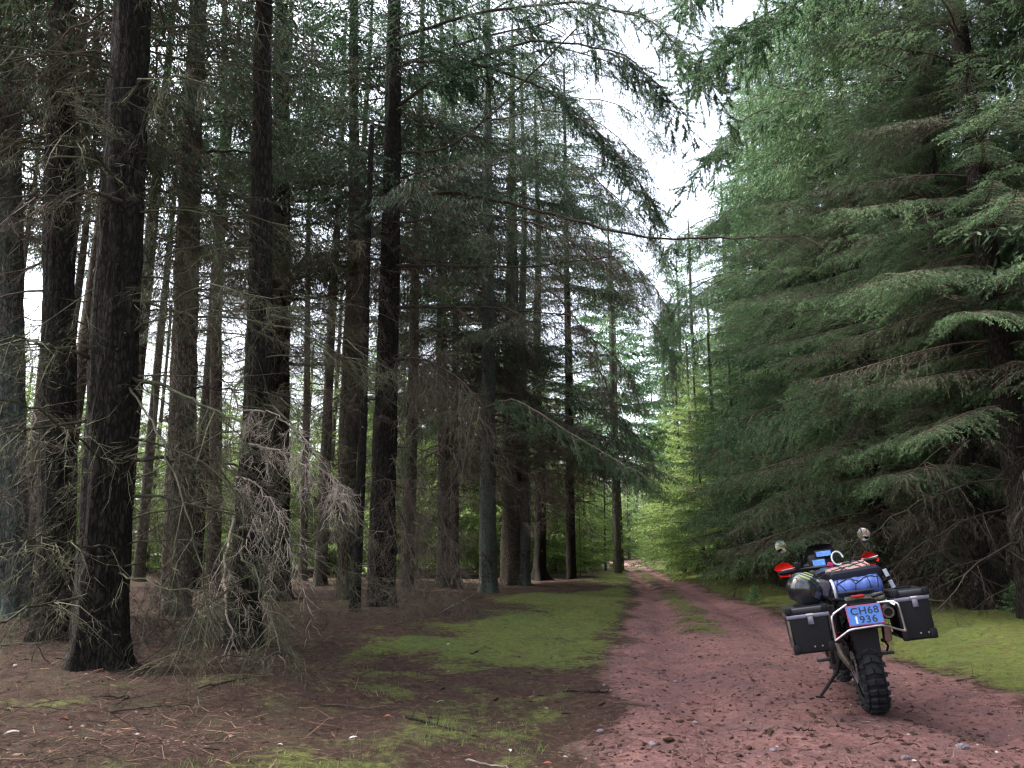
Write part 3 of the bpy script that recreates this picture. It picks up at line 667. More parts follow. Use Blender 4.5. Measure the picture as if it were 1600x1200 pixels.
for k, (ti, pts) in enumerate(((13, [(763, 420, 0), (820, 425, -1.2), (880, 470, -2.0), (930, 540, -2.4)]), (13, [(763, 520, 0), (700, 530, -1.0), (660, 570, -1.8), (640, 620, -2.2)]),
        (14, [(800, 500, 0), (860, 505, -1.0), (910, 545, -1.8), (960, 610, -2.3)]), (11, [(692, 430, 0), (740, 440, -1.0), (790, 480, -1.8), (820, 540, -2.2)]), (12, [(712, 560, 0), (760, 560, -1.0), (810, 590, -1.8), (840, 640, -2.2)]),
        (16, [(893, 520, 0), (930, 530, -1.0), (975, 570, -1.6), (1000, 620, -2.0)]), (10, [(605, 560, 0), (660, 560, -.8), (720, 590, -1.5), (750, 640, -1.9)]), (14, [(800, 330, 0), (870, 340, -1.4), (940, 380, -2.2), (1000, 450, -2.8)]),
        (11, [(692, 330, 0), (760, 320, -1.0), (830, 350, -1.9), (880, 420, -2.4)]), (16, [(893, 400, 0), (950, 400, -1.2), (1010, 430, -2.0), (1055, 500, -2.4)]))):
    limb(ti, pts, .03, .010, M_twig, nsec=46, nter=12, seed=70 + k, seclen=(.6, 1.6), hang=1.5, rt=.0045)
lr = random.Random(91)
for k in range(22):
    ti = lr.choice((1, 3, 4, 6, 6, 8, 10, 10, 11)); bx = L_TREES[ti][0] + (TOPX.get(ti, L_TREES[ti][0]) - L_TREES[ti][0]) * .5; y0 = lr.uniform(150, 720); sg = lr.choice((-1, 1)); ln = lr.uniform(90, 230) * (14 / max(9, LT[ti].location.y))
    limb(ti, [(bx, y0, 0), (bx + sg * ln * .4, y0 + lr.uniform(-12, 8), -.4), (bx + sg * ln, y0 + lr.uniform(-5, 55), -1.0)], lr.uniform(.014, .024), .005, lr.choice((M_twig, M_twig_dark, M_twig)), nsec=16, nter=8, seed=300 + k, seclen=(.2, .8), hang=.8, rt=.003)
# drooping green grey spray in front of the moss bank trunks
T = LT[13]; yT = T.location.y
custom_bough('live_branch', T, [(750, 640, yT), (800, 620, yT - 1), (850, 650, yT - 1.8), (930, 700, yT - 2.4), (1010, 745, yT - 2.8)], .03, .006, M_twig_pale, 40, 8, .8, (.4, 1.1), green=9000, seed=50, mats=[M_twig_pale, M_needle_r])
custom_bough('live_branch', T, [(750, 650, yT), (700, 640, yT - 1), (660, 660, yT - 1.8), (625, 700, yT - 2.4)], .03, .006, M_twig_pale, 26, 8, .8, (.4, 1.0), green=4500, seed=51, mats=[M_twig_pale, M_needle_r])
custom_bough('live_branch', LT[16], [(897, 640, LT[16].location.y), (960, 640, LT[16].location.y - 1), (1010, 700, LT[16].location.y - 1.5)], .03, .006, M_twig, 30, 8, .8, (.6, 1.4), green=9000, seed=52, mats=[M_twig, M_needle_r])

# ------------------------------------------------------------------ more of the left stand, further in
TRK = [trunk_mesh('trunk', 900 + i, 21, .17 + .04 * i, (M_bark_brown, M_bark, M_bark_dark)[i], 14, 24, .35, .06) for i in range(3)]
CLD = [crown('dead_branches', 360 + i, 2.0, 11, 22, 2.4, [M_twig, M_twig, M_twig], step=.60, per=4, hi_to=99, live_from=99, dset=DM) for i in range(2)]
def copy_tree(o):
    c = o.copy(); COL.objects.link(c)
    for ch in list(o.children):
        d = ch.copy(); COL.objects.link(d); d.parent = c; d.matrix_parent_inverse = ch.matrix_parent_inverse.copy()
    return c
lib = {}
def plant(kind, x, y, label, group, sc=1.0, rz=None, make=None):
    if kind not in lib:
        o = make(); lib[kind] = o
    else: o = copy_tree(lib[kind])
    o.location = (x, y, H(x, y) - .02); o.rotation_euler = (0, 0, rng.uniform(0, 6.28) if rz is None else rz); o.scale = (sc, sc, sc)
    tag(o, label, 'spruce tree', group); return o
def mk(name, parts):
    def f():
        r = link(name, None)
        for nm, me in parts: link(nm, me, r)
        return r
    return f
CLF = [crown('crown', 370 + i, 13.0 + i, 21.5, 22, 2.8, crown_mats(M_needle), step=.65, per=4, hi_to=0) for i in range(2)]
taken = [(t.location.x, t.location.y) for t in LT]
def free(x, y, d):
    return all((x - a) ** 2 + (y - b) ** 2 > d * d for a, b in taken)
cnt = 0
G_IN = 'background spruces deep in the left stand'
for k in range(400):
    y = rng.uniform(11, 31); x = rng.uniform(-26, 0)
    if x > track_l(y) - 4.5 or x < -0.72 * y - 2 or not free(x, y, 2.3): continue
    px = 800 + 1250 * x / (y * 1.0)
    if y < 16 and -50 < px < 760: continue
    taken.append((x, y)); j = cnt % 3
    if y < 17: plant(('inn', j), x, y, 'slender nearer spruce inside the dark left part of the stand', 'nearer spruces in the left part of the stand', rng.uniform(.9, 1.1), None,
          mk('spruce_tree', [('trunk', TRK[j]), ('dead_branches', CLD[j % 2]), ('crown', CL[j])]))
    else: plant(('in', j), x, y, 'slender background spruce between the nearer trunks of the left stand', G_IN, rng.uniform(.85, 1.1), None,
          mk('spruce_tree', [('trunk', TRK[j]), ('dead_branches', CLD[j % 2]), ('crown', CLF[j % 2])]))
    cnt += 1
    if cnt > 30: break
SHORT = ('grey lichen trunk at the edge', 'dark trunk left of the thickest one', 'thickest black trunk', 'brown grey mossy footed trunk', 'slim brown trunk', 'crooked stem with bleached twigs', 'broad shaggy trunk', 'thin trunk beside the shaggy one',
         'leaning grey brown trunk', 'thin dark pole', 'straight dark trunk with the brush', 'left twin trunk', 'right twin trunk', 'pale lichen trunk on the bank', 'widest brown trunk', 'black trunk with root flare', 'last dark trunk at the bend')
slots = {}
for o in [o for o in bpy.data.objects if o.get('group') in (G_IN, 'nearer spruces in the left part of the stand')]:
    px = 800 + 1250 * o.location.x / (o.location.y * .98)
    if px < 0: key = (-1, 'outside the left edge of the photo')
    else:
        j = min(range(17), key=lambda q: abs(L_TREES[q][0] - px)); key = (j, ('just left of the ' if px < L_TREES[j][0] else 'just right of the ') + SHORT[j])
    slots.setdefault(key, []).append(o)
for (j, ph), os_ in slots.items():
    for q, o in enumerate(sorted(os_, key=lambda a: a.location.y)):
        o['label'] = ('%s slender spruce %s' % (('nearest', 'second', 'third', 'fourth', 'fifth', 'sixth', 'seventh', 'eighth')[min(q, 7)], ph)) if j >= 0 else 'slender spruce deeper in the stand outside the left edge'
        if j < 0: o['group'] = 'slender spruces outside the left edge'
print('inner trees', cnt)

# ------------------------------------------------------------------ right wall of spruces
CR = [crown('crown', 400 + i, .7, 21, 21.5, 3.6, [M_needle_r, M_twig_dark, M_needle_brown], step=.44, per=6, hi_to=0, mid_to=11, brown_to=5, live_from=(2.3, 2.9)[i], shape=.60, elev0=-10, dset=DM, lowper=4) for i in range(1)] * 2
CRT = crown('crown', 405, 9.6, 21, 21.5, 3.3, crown_mats(M_needle_r), step=.5, per=6, hi_to=0, mid_to=14, shape=.7)
GXM = [mesh_np('branch', a[0], a[1], crown_mats(M_needle_r), a[2], False, {'tint': a[3]}) for a in GX]
GBX = [green_branch(150 + i, ds=.085, dt=0.05, bl=(.06, .16), bw=.0032, fine=7, bare=.42, droop=.52, hang=1.3, brown=.6) for i in range(3)]
GBM = [mesh_np('browning_branch', a[0], a[1], crown_mats(M_needle_r), a[2], False, {'tint': a[3]}) for a in GBX]
print('right crown tris', [len(c.polygons) for c in CR])
TRR = trunk_mesh('trunk', 950, 21, .20, M_bark_dark, 18, 30, .35, .06)
G_R = 'full green spruces along the right side of the track'
ORD = ('first', 'second', 'third', 'fourth', 'fifth', 'sixth', 'seventh', 'eighth', 'ninth', 'tenth', 'eleventh')
RIGHT = [(x_, y_, 'green spruce at the right edge of the photo beyond the right case' if k_ == 0 else '%s full green spruce counted from the motorcycle along the right of the track' % ORD[k_ - 1]) for k_, (x_, y_) in enumerate(
    ((9.4, 8.6), (7.3, 11.6), (7.9, 14.0), (7.5, 16.6), (8.2, 19.2), (8.0, 22.2), (8.7, 25.3), (9.4, 28.6), (10.4, 32.5)))]
for i, (x, y, lab) in enumerate(RIGHT):
    taken.append((x, y))
    sc_ = (.95, 1, 1.05, .92, 1.0, .9, .95, 1.02, .97)[i]
    if i < 5:
        t_ = plant(('Rn', 0), x, y, lab, G_R, sc_, None, mk('spruce_tree', [('trunk', TRR), ('crown', CRT)])) if ('Rn', 0) not in lib else None
        if t_ is None:
            t_ = link('spruce_tree', None); t_.location = (x, y, H(x, y) - .02); t_.rotation_euler = (0, 0, rng.uniform(0, 6.28)); t_.scale = [sc_] * 3; tag(t_, lab, 'spruce tree', G_R)
            link('trunk', TRR, t_); link('crown', CRT, t_)
        z = .7
        while z < 9.6:
            for k in range(8 + (1 if z < 2.4 else 0)):
                f = (z - .7) / 20.8; L = (3.1 if i < 3 else 3.5) * (1 - f) ** .5 * rng.uniform(.6, 1.18); az = rng.uniform(0, 6.283)
                wa = az + t_.rotation_euler.z
                if cos(wa) > .75 and z > 3: continue          # boughs pointing away into the stand stay thin
                live = z > (3.7, 3.3, 2.6, 2.0, 1.8)[i] + rng.uniform(-.6, .6)
                if not live and rng.random() < (.6 if i < 3 else .2): continue
                if live and rng.random() < (.30 if z < 5 else .12): o = link('browning_branch', rng.choice(GBM), t_); L /= 3.0
                elif live: o = link('branch', rng.choice(GXM), t_); L /= 3.0
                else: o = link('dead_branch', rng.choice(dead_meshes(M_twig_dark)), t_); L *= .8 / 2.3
                o.matrix_local = brM(z + rng.uniform(-.2, .2), az, R(-10 + 34 * f + rng.uniform(-9, 9)), L, .08, R(rng.uniform(-12, 12)))
            z += .44 * rng.uniform(.8, 1.2)
    else: plant(('R', 0), x, y, lab, G_R, sc_, None, mk('spruce_tree', [('trunk', TRR), ('crown', CR[0])]))
RR = [o for o in bpy.data.objects if o.get('group') == G_R]
for k, (ti, pts, gr, s_) in enumerate((
        (3, [(1330, 60, 0), (1230, 90, -.6), (1150, 120, -1.0), (1090, 175, -1.3)], 16000, 61),
        (5, [(1252, 210, 0), (1200, 235, -.4), (1130, 265, -.8), (1085, 300, -1.1)], 12000, 62),
        (6, [(1226, 280, 0), (1160, 290, -.5), (1120, 305, -.8), (1095, 335, -1.0)], 5000, 63),
        (2, [(1500, -20, 0), (1330, 20, -.8), (1220, 60, -1.4), (1130, 110, -1.8)], 20000, 64),
        (6, [(1226, 380, 0), (1150, 400, -.5), (1090, 430, -.8), (1050, 480, -1.0)], 7000, 65),
        (7, [(1210, 470, 0), (1110, 480, -.5), (1060, 510, -.8), (1040, 560, -1.0)], 5000, 66),
        (2, [(1500, -150, 0), (1330, -90, -.8), (1200, -50, -1.4), (1090, 30, -1.8)], 16000, 166),
        (7, [(1210, 330, 0), (1120, 345, -.6), (1070, 370, -1.0), (1030, 420, -1.3)], 9000, 161),
        (8, [(1198, 400, 0), (1100, 420, -.6), (1050, 440, -1.0), (1020, 490, -1.3)], 8000, 162),
        (7, [(1210, 420, 0), (1120, 440, -.6), (1075, 465, -1.0), (1045, 510, -1.3)], 8000, 163),
        (8, [(1198, 500, 0), (1110, 510, -.6), (1060, 540, -1.0), (1030, 590, -1.3)], 8000, 164),
        
        (3, [(1360, 560, 0), (1250, 590, -.8), (1180, 610, -1.4), (1110, 640, -1.8)], 12000, 67),
        
        (5, [(1252, 660, 0), (1220, 690, -.5), (1150, 720, -.9), (1090, 760, -1.2)], 9000, 69))):
    T = RR[ti]; y_ = T.location.y; gr = int(gr * 1.3)
    custom_bough('live_branch', T, [(a, b, y_ + c) for a, b, c in pts], .03, .006, M_twig, 36, 8, .8, (.5, 1.5) if y_ < 30 else (.8, 1.6), green=gr, seed=s_, mats=[M_twig, M_needle_r])
# shaded stand behind them: slim dark poles, dead below, closed canopy above
CS = [crown('crown', 430 + i, 5.0, 18.5, 19, 2.6, crown_mats(M_needle), step=.5, per=5, hi_to=0) for i in range(2)]
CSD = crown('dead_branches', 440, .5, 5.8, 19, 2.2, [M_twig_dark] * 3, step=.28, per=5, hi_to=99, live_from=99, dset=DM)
TRS = trunk_mesh('trunk', 960, 19, .12, M_bark_dark, 12, 20, .3, .05)
cnt = 0; G_S = 'slim dark spruces in the shaded stand right of the track'
for k in range(900):
    y = rng.uniform(9, 46); x = rng.uniform(7, 34)
    if x < track_r(y) + 3.2 or x > .82 * y + 4 or not free(x, y, 1.55): continue
    taken.append((x, y))
    plant(('S', cnt % 2), x, y, 'slim dark spruce pole in the shaded stand behind the green spruces', G_S, rng.uniform(.8, 1.1), None,
          mk('spruce_tree', [('trunk', TRS), ('dead_branches', CSD), ('crown', CS[cnt % 2])]))
    cnt += 1
    if cnt > 110: break
print('right stand', cnt)
# ------------------------------------------------------------------ younger, brighter trees and the far end
CY = [crown('crown', 450 + i, .5, 8.7, 9, 2.3, [M_needle_y, M_twig, M_needle_y], step=.34, per=6, prot=GL, protlo=GL, shape=.8, elev0=0) for i in range(2)]
TRY = trunk_mesh('trunk', 970, 8.8, .08, M_bark, 8, 12, .2, .04)
G_Y = 'young light green spruces beside the far part of the track'
YOUNG = [(float(track_r(y_)) + d_ - .5, y_, s_ * 1.12) for y_, d_, s_ in ((26.5, 1.9, .75), (30, 1.7, .95), (33.5, 1.5, .9), (37, 1.6, 1.1), (41, 1.4, 1.15), (45, 1.6, 1.25), (50, 1.5, 1.2), (29, 3.3, 1.1), (36, 3.4, 1.3), (43, 3.5, 1.45))] + [ (3.4, 47, .55), (5.2, 54, .7), (2.2, 41, .42), (4.4, 60, 1.0), (6.4, 66, 1.1), (12.2, 56, 1.2), (12.6, 62, 1.3), (3.0, 36, .3), (4.6, 70, 1.1), (3.9, 44, .8), (2.4, 46, .9), (0.8, 45, .9), (5.6, 49, .8), (4.2, 52, 1.0)]
YOUNG += [(rng.uniform(-2, 27), rng.uniform(100, 116), rng.uniform(.9, 1.7)) for _ in range(30)] + [(9.5 + .5 * k, 97 + k * 1.5, 1.2) for k in range(8)]
for i, (x, y, s) in enumerate(YOUNG):
    side = 'right' if x > track_r(y) else 'left'
    if y > 90:
        taken.append((x, y)); plant(('Y', i % 2), x, y, 'light green young growth where the track ends', 'young growth closing the track', s, None); continue
    plant(('Y', i % 2), x, y, '%s young light green spruce counted from the motorcycle on the %s of the track' % (('nearest', 'second', 'third', 'fourth', 'fifth', 'sixth', 'seventh', 'eighth', 'ninth', 'tenth', 'eleventh', 'twelfth', 'thirteenth', 'fourteenth', 'fifteenth', 'sixteenth')[sorted([q[1] for q in YOUNG if (q[0] > track_r(q[1])) == (x > track_r(y))]).index(y) % 16], side), 'young light green spruces %s of the far track' % side, s, None,
          mk('young_spruce', [('trunk', TRY), ('crown', CY[i % 2])]))
CF = [crown('crown', 470 + i, 2.0, 20.5, 21, 3.8, crown_mats(M_needle_r), step=.7, per=6, prot=GF, protlo=GF, shape=.75) for i in range(3)]
CFH = [crown('crown', 490 + i, 5.5, 20.5, 21, 3.4, crown_mats(M_needle_r), step=.6, per=5, prot=GF, protlo=GF, shape=.65, live_from=6.5) for i in range(2)]
TRF = trunk_mesh('trunk', 980, 20, .19, M_bark, 8, 12, .3, .05)
print('lo tris', [len(c.polygons) for c in CF + CY + CS + CLF + CLD])
G_F = 'far spruces closing the end of the forest track'
for k in range(150):
    y = rng.uniform(38, 120)
    sgn = rng.choice([-1, 1])
    x = (track_r(y) + rng.uniform(5, 15)) if sgn > 0 else (track_l(y) - rng.uniform(6, 17))
    if 72 < y < 118 and -4 < x < 30 and k >= 50: continue
    if k < 50: y = rng.uniform(119, 145); x = rng.uniform(-14, 48)
    if y < 70 and x < track_l(y) and x > track_l(y) - 6: continue
    if k < 50 and y < 112 and track_l(y) - 1.5 < x < track_r(y) + 1.5: continue
    if not free(x, y, 2.6): continue
    if sgn < 0 and k >= 50 and y < 44: continue
    taken.append((x, y))
    plant(('F', k % 3), x, y, 'far green spruce closing the end of the forest track', G_F, rng.uniform(.75, 1.05) * (.9 if y > 100 else 1), None, mk('spruce_tree', [('trunk', TRF), ('crown', CF[k % 3])]))
for k, (x, y, s_) in enumerate([(5.4, 42, 1.0), (6.6, 50, 1.05), (7.6, 60, 1.1), (10.3, 44, 1.0), (11.7, 54, 1.08), (12.6, 65, 1.1), (5.4, 70, 1.0), (15.5, 76, 1.0)]):
    plant(('FH', k % 2), x, y, '%s tall far spruce %s of the distant track under the sky gap' % (('nearest', 'second', 'third', 'nearest', 'second', 'third', 'last', 'last')[k], 'left' if k in (0, 1, 2, 6) else 'right'), 'tall far spruces at the sky gap', s_, None, mk('spruce_tree', [('trunk', TRF), ('crown', CFH[k % 2])]))
# light green young growth beyond the left stand
G_B = 'young light growth in the clearing beyond the left stand'
for k in range(240):
    y = rng.uniform(36, 56); x = rng.uniform(-46, 2)
    if x < -.8 * y - 2 or not free(x, y, 2.2): continue
    taken.append((x, y))
    plant(('Y', k % 2), x, y, 'young light green spruce in the clearing beyond the left stand', G_B, rng.uniform(.8, 1.75), None)
G_O = 'dark spruces backing the stands on either side'
def ring(n, fx, lab, grp, sc, dmin=3.0, kinds='F'):
    for k in range(n):
        x, y = fx()
        if not free(x, y, dmin): continue
        taken.append((x, y)); plant((kinds, k % 3 if kinds == 'F' else k % 2), x, y, lab, grp, rng.uniform(*sc), None)
ring(46, lambda: (rng.uniform(-58, 2), rng.uniform(60, 76)), 'dark spruce closing the view beyond the light clearing', 'spruces beyond the clearing', (.55, .78))
ring(40, lambda: (rng.uniform(34, 46), rng.uniform(4, 60)), 'dark spruce deep behind the shaded stand on the right', 'spruces deep on the right', (.8, 1.0))
ring(14, lambda: (rng.uniform(-30, -22) , rng.uniform(16, 36)), 'dark spruce at the far left behind the stand', 'spruces at the far left', (.8, 1.0))
for k, (x, y) in enumerate([(-4.5, 3.2), (-7.5, 5.0), (-6, 0), (-3.2, -2.5), (-9, 1.5), (-3.5, -7), (-7, -5), (-11, 7), (-12, -2), (-2.5, -11)]):  # out-of-view trees added to keep sky light off the left trunks
    if free(x, y, 1.5):
        taken.append((x, y)); plant(('in', k % 3), x, y, 'unseen spruce of the left stand beside or behind the viewer, added for shade', 'unseen spruces added for shade beside the viewer', 1.0, None)
for k, (x, y) in enumerate([(10.2, 3.4), (7.4, -.8), (7.2, -5), (7.5, -10), (11, 2), (10, -3)]):  # more unseen trees on the right side, added to block light from behind
    taken.append((x, y)); plant(('R', 0), x, y, 'unseen green spruce right of the track beside or behind the viewer, added for shade', 'unseen green spruces added for shade beside the viewer', 1.0, None)
# ------------------------------------------------------------------ the motorcycle (local: +Y forward, +X right, +Z up, origin at the rear contact)
BX, BY = 2.588, 6.032
bike = link('motorcycle', None)
bike.location = (BX, BY, H(BX, BY) - 0.012); bike.rotation_euler = (0, R(-8), R(-14))
tag(bike, 'black adventure motorcycle seen from behind, leaning left on its side stand with two hard cases', 'motorcycle')
MB_ = Matrix.Translation(Vector((BX, BY, 0))) @ Euler((0, R(-8), R(-14))).to_matrix().to_4x4()
MBi = MB_.inverted()
def bp(px, py, yl):
    o = MBi @ Vector((0, 0, EYE)); d = MBi.to_3x3() @ ray(px, py); t = (yl - o.y) / d.y
    return np.array(o + d * t)
K = {}
K['blk'] = plain('black_plastic', (0.007, 0.007, 0.009), .55, 0, .25, .2, 12, .2)
K['body'] = plain('black_painted_metal', (0.008, 0.009, 0.014), .38, 0, .5, .15, 5, .1, .2)
K['case'] = plain('black_coated_case', (0.005, 0.006, 0.008), .6, .0, .3, .35, 6, .4)
K['alu'] = plain('scuffed_aluminium', (0.26, 0.27, 0.36), .38, .9, .5, .2, 20, .3)
K['tube'] = plain('silver_steel_tube', (0.55, 0.53, 0.56), .3, 1.0, .5, .15, 15)
K['rub'] = plain('tyre_rubber', (0.008, 0.010, 0.013), .7, 0, .4, .35, 10, .6)
K['rubd'] = plain('dusty_tyre_rubber', (0.014, 0.016, 0.022), .75, 0, .35, .4, 14, .6)
K['red'] = plain('red_plastic', (0.75, 0.025, 0.012), .35, 0, .5, .1, 6)
K['redd'] = plain('red_lens', (0.35, 0.015, 0.01), .25, 0, .5, .1, 6)
K['mirror'] = plain('mirror_glass', (0.85, 0.88, 0.92), .03, 1, .5, .02)
K['screen'] = plain('display_glass', (0.10, 0.25, 0.62), .12, .3, .6, .45, 60)
K['plate'] = plain('plate_enamel', (0.05, 0.165, 0.52), .35, 0, .5, .08, 10)
K['platered'] = plain('plate_border_red', (0.30, 0.05, 0.14), .4, 0, .5, .05)
K['ink'] = plain('plate_black', (0.012, 0.018, 0.05), .5, 0, .4, .05)
K['sticker'] = plain('pale_sticker', (0.62, 0.75, 0.9), .4, 0, .5, .05)
K['roll'] = plain('blue_silver_fabric', (0.07, 0.12, 0.38), .36, .3, .5, .25, 14, .8)
K['net'] = plain('elastic_net', (0.012, 0.018, 0.035), .7, 0, .3, .1)
K['tan'] = plain('tan_parcel_board', (0.38, 0.22, 0.20), .6, 0, .3, .16, 10, .3)
K['strap'] = plain('green_strap', (0.05, 0.20, 0.12), .6)
K['silverstrap'] = plain('silver_webbing', (0.50, 0.54, 0.66), .45, .2)
K['helm'] = plain('black_helmet_gloss', (0.010, 0.012, 0.016), .16, 0, .6, .2, 5, 0, .6)
K['liner'] = plain('dark_helmet_liner', (0.02, 0.022, 0.03), .9)
K['visor'] = plain('smoked_visor', (0.03, 0.04, 0.06), .06, .2, .8, .1)
K['yel'] = plain('yellow_green_stripe', (0.55, 0.62, 0.25), .4)
K['wht'] = plain('pale_helmet_stripe', (0.62, 0.66, 0.62), .4)
K['grey'] = plain('grey_blue_pad', (0.14, 0.15, 0.24), .45)
K['pink'] = plain('magenta_tag', (0.60, 0.02, 0.16), .5)
K['clear'] = plain('clear_hose', (0.60, 0.64, 0.70), .15, 0, .7)
K['eng'] = plain('grey_cast_metal', (0.06, 0.06, 0.065), .45, .7, .5, .3, 20, .4)
K['bronze'] = plain('worn_swingarm_alloy', (0.20, 0.17, 0.15), .42, .8, .5, .3, 12, .3)
K['chain'] = plain('oily_chain_steel', (0.32, 0.32, 0.34), .4, .9)
K['heat'] = plain('brown_heat_shield', (0.22, 0.13, 0.11), .5, .4, .5, .2)
K['cam'] = plain('mottled_dry_bag', (0.22, 0.22, 0.17), .8, 0, .3, .75, 34, .5)

def finish(m, smooth=True, ang=35):
    m.polygons.foreach_set('use_smooth', np.full(len(m.polygons), smooth, dtype=bool))
    if smooth:
        try: m.set_sharp_from_angle(angle=R(ang))
        except Exception: pass
    m.update(); return m
def pmesh(name, bm, mat, parent, smooth=True, **kw):
    m = bpy.data.meshes.new(name); bm.to_mesh(m); bm.free()
    for t in (mat if isinstance(mat, (list, tuple)) else [mat]): m.materials.append(t)
    o = link(name, finish(m, smooth), parent)
    for k, v in kw.items(): o[k] = v
    return o
def bbox(bm, c, s, bev=.01, rot=None, seg=2, mi=0, taper=None):
    r = bmesh.ops.create_cube(bm, size=1.0); vs = r['verts']
    for v in vs:
        v.co.x *= s[0]; v.co.y *= s[1]; v.co.z *= s[2]
        if taper and v.co.z < 0: v.co.x *= taper[0]; v.co.y *= taper[1]
    fs = set(f for v in vs for f in v.link_faces)
    if bev:
        e = list(set(e for v in vs for e in v.link_edges))
        r2 = bmesh.ops.bevel(bm, geom=e, offset=bev, segments=seg, affect='EDGES', profile=.6, clamp_overlap=True)
        vs = list(set(v for f in r2['faces'] for v in f.verts) | set(v for v in vs if v.is_valid))
    M = Matrix.Translation(Vector(c)) @ (rot.to_matrix().to_4x4() if rot is not None else Matrix())
    isl = set()
    for v in vs:
        if v.is_valid: isl.add(v)
    for v in isl: v.co = M @ v.co
    for f in set(f for v in isl for f in v.link_faces): f.material_index = mi
    return isl
def box(name, parent, mat, c, s, bev=.01, rot=None, **kw):
    bm = bmesh.new(); bbox(bm, c, s, bev, rot, taper=kw.pop('taper', None)); return pmesh(name, bm, mat, parent, **kw)
def pipe(name, parent, mat, pts, r, sides=10, smooth_it=3, **kw):
    P = np.array(pts, float)
    if len(P) > 2 and smooth_it:
        t = np.linspace(0, len(P) - 1, (len(P) - 1) * 6 + 1); Q = np.stack([np.interp(t, np.arange(len(P)), P[:, k]) for k in range(3)], 1)
        for _ in range(smooth_it): Q[1:-1] = (Q[:-2] + 2 * Q[1:-1] + Q[2:]) / 4
        P = Q
    if not np.isscalar(r): r = np.interp(np.linspace(0, 1, len(P)), np.linspace(0, 1, len(r)), r)
    sp = Soup(); tube(sp, P, r, sides, 0)
    V, F, Mi, T = sp.arr(); m = mesh_np(name, V, F, [mat], None, True); o = link(name, finish(m), parent)
    for k, v in kw.items(): o[k] = v
    return o
def lathe(name, parent, mat, prof, c, ax='X', n=40, mi=None, **kw):
    """profile (offset along the axis, radius) turned about an axis through c"""
    th = np.arange(n) * 2 * pi / n; V = []
    for a, r in prof:
        x = np.full(n, a); y = r * np.cos(th); z = r * np.sin(th)
        V.append(np.stack([x, y, z], 1) if ax == 'X' else (np.stack([y, x, z], 1) if ax == 'Y' else np.stack([y, z, x], 1)))
    V = np.concatenate(V); k = np.arange(n); k2 = (k + 1) % n; i = (np.arange(len(prof) - 1) * n)[:, None]
    F = np.stack([i + k, i + k2, i + k2 + n, i + k + n], -1).reshape(-1, 4)
    if ax != 'X': pass
    m = mesh_np(name, V, F, [mat] if not isinstance(mat, list) else mat, None, True)
    bm = bmesh.new(); bm.from_mesh(m); bmesh.ops.recalc_face_normals(bm, faces=bm.faces); bm.to_mesh(m); bm.free()
    o = link(name, finish(m), parent); o.location = c
    for kk, v in kw.items(): o[kk] = v
    return o
def prism(name, parent, mat, outline, y0, y1, bev=.004, **kw):
    """outline of local (x, z) extruded from y0 to y1"""
    bm = bmesh.new(); a = [bm.verts.new((x, y0, z)) for x, z in outline]; b = [bm.verts.new((x, y1, z)) for x, z in outline]; n = len(a)
    bm.faces.new(a); bm.faces.new(b[::-1])
    for i in range(n): bm.faces.new((a[i], b[i], b[(i + 1) % n], a[(i + 1) % n]))
    bmesh.ops.recalc_face_normals(bm, faces=bm.faces)
    if bev: bmesh.ops.bevel(bm, geom=list(bm.edges), offset=bev, segments=2, affect='EDGES', clamp_overlap=True)
    return pmesh(name, bm, mat, parent, **kw)

# wheels
def wheel(name, y, Rr, W, rows, spokes=True):
    w = lathe(name, bike, K['alu'] if 0 else K['eng'], [(-W * .3, Rr * .68), (-W * .32, Rr * .74), (-W * .2, Rr * .72), (0, Rr * .66), (W * .2, Rr * .72), (W * .32, Rr * .74), (W * .3, Rr * .68), (0, Rr * .64), (-W * .3, Rr * .68)], (0, y, Rr))
    pr = []
    for a in np.linspace(-1, 1, 15):
        th = a * R(118); pr.append((W * .47 * math.sin(th) * (1.0 if abs(a) < .8 else .92), Rr - .022 - W * .40 * (1 - math.cos(th))))
    lathe('tyre', w, K['rub'], pr, (0, 0, 0), n=64)
    lathe('hub', w, K['eng'], [(-.06, .0), (-.06, .045), (-.02, .03), (.02, .03), (.06, .045), (.06, .0)], (0, 0, 0), n=20)
    sp = Soup()
    for k in range(18):
        a = k * 2 * pi / 18
        for s in (-1, 1):
            p0 = np.array([s * .045, .04 * cos(a), .04 * sin(a)]); p1 = np.array([0, Rr * .68 * cos(a + .22 * s), Rr * .68 * sin(a + .22 * s)])
            tube(sp, [p0, p1], .0022, 4, 0)
    V, F, Mi, T = sp.arr(); link('spokes', mesh_np('spokes', V, F, [K['tube']], None, True), w)
    # tread blocks: chunky chevrons, each a piece
    def blk(w0, w1, d, h, skew):
        bm = bmesh.new(); vs = bbox(bm, (0, 0, 0), (w0, d, h), .004, None, 1)
        for v in vs: v.co.y += skew * v.co.x
        m = bpy.data.meshes.new('tread_block'); bm.to_mesh(m); bm.free(); m.materials.append(K['rubd']); return finish(m, False)
    mc = blk(W * .30, 0, .036, .026, .25); mc2 = blk(W * .30, 0, .036, .026, -.25); ms = blk(W * .20, 0, .030, .030, 0)
    for i in range(rows):
        a = i * 2 * pi / rows
        for (xo, ph, me, th) in ((-.155, 0, mc, -.30), (.155, 0, mc2, .30), (-.40, .5, ms, -.95), (.40, .5, ms, .95)):
            aa = a + ph * 2 * pi / rows; rr = Rr - .022 - W * .40 * (1 - math.cos(th)) + .008
            o = link('tread_block', me, w)
            M = Matrix.Rotation(aa, 4, 'X') @ Matrix.Translation((xo * W, 0, rr)) @ Matrix.Rotation(th * .8, 4, 'Y')
            o.matrix_local = M
    return w
rw = wheel('rear_wheel', 0.0, .335, .165, 28)
fw = wheel('front_wheel', 1.50, .345, .10, 22)
fw.rotation_euler = (0, 0, R(8))
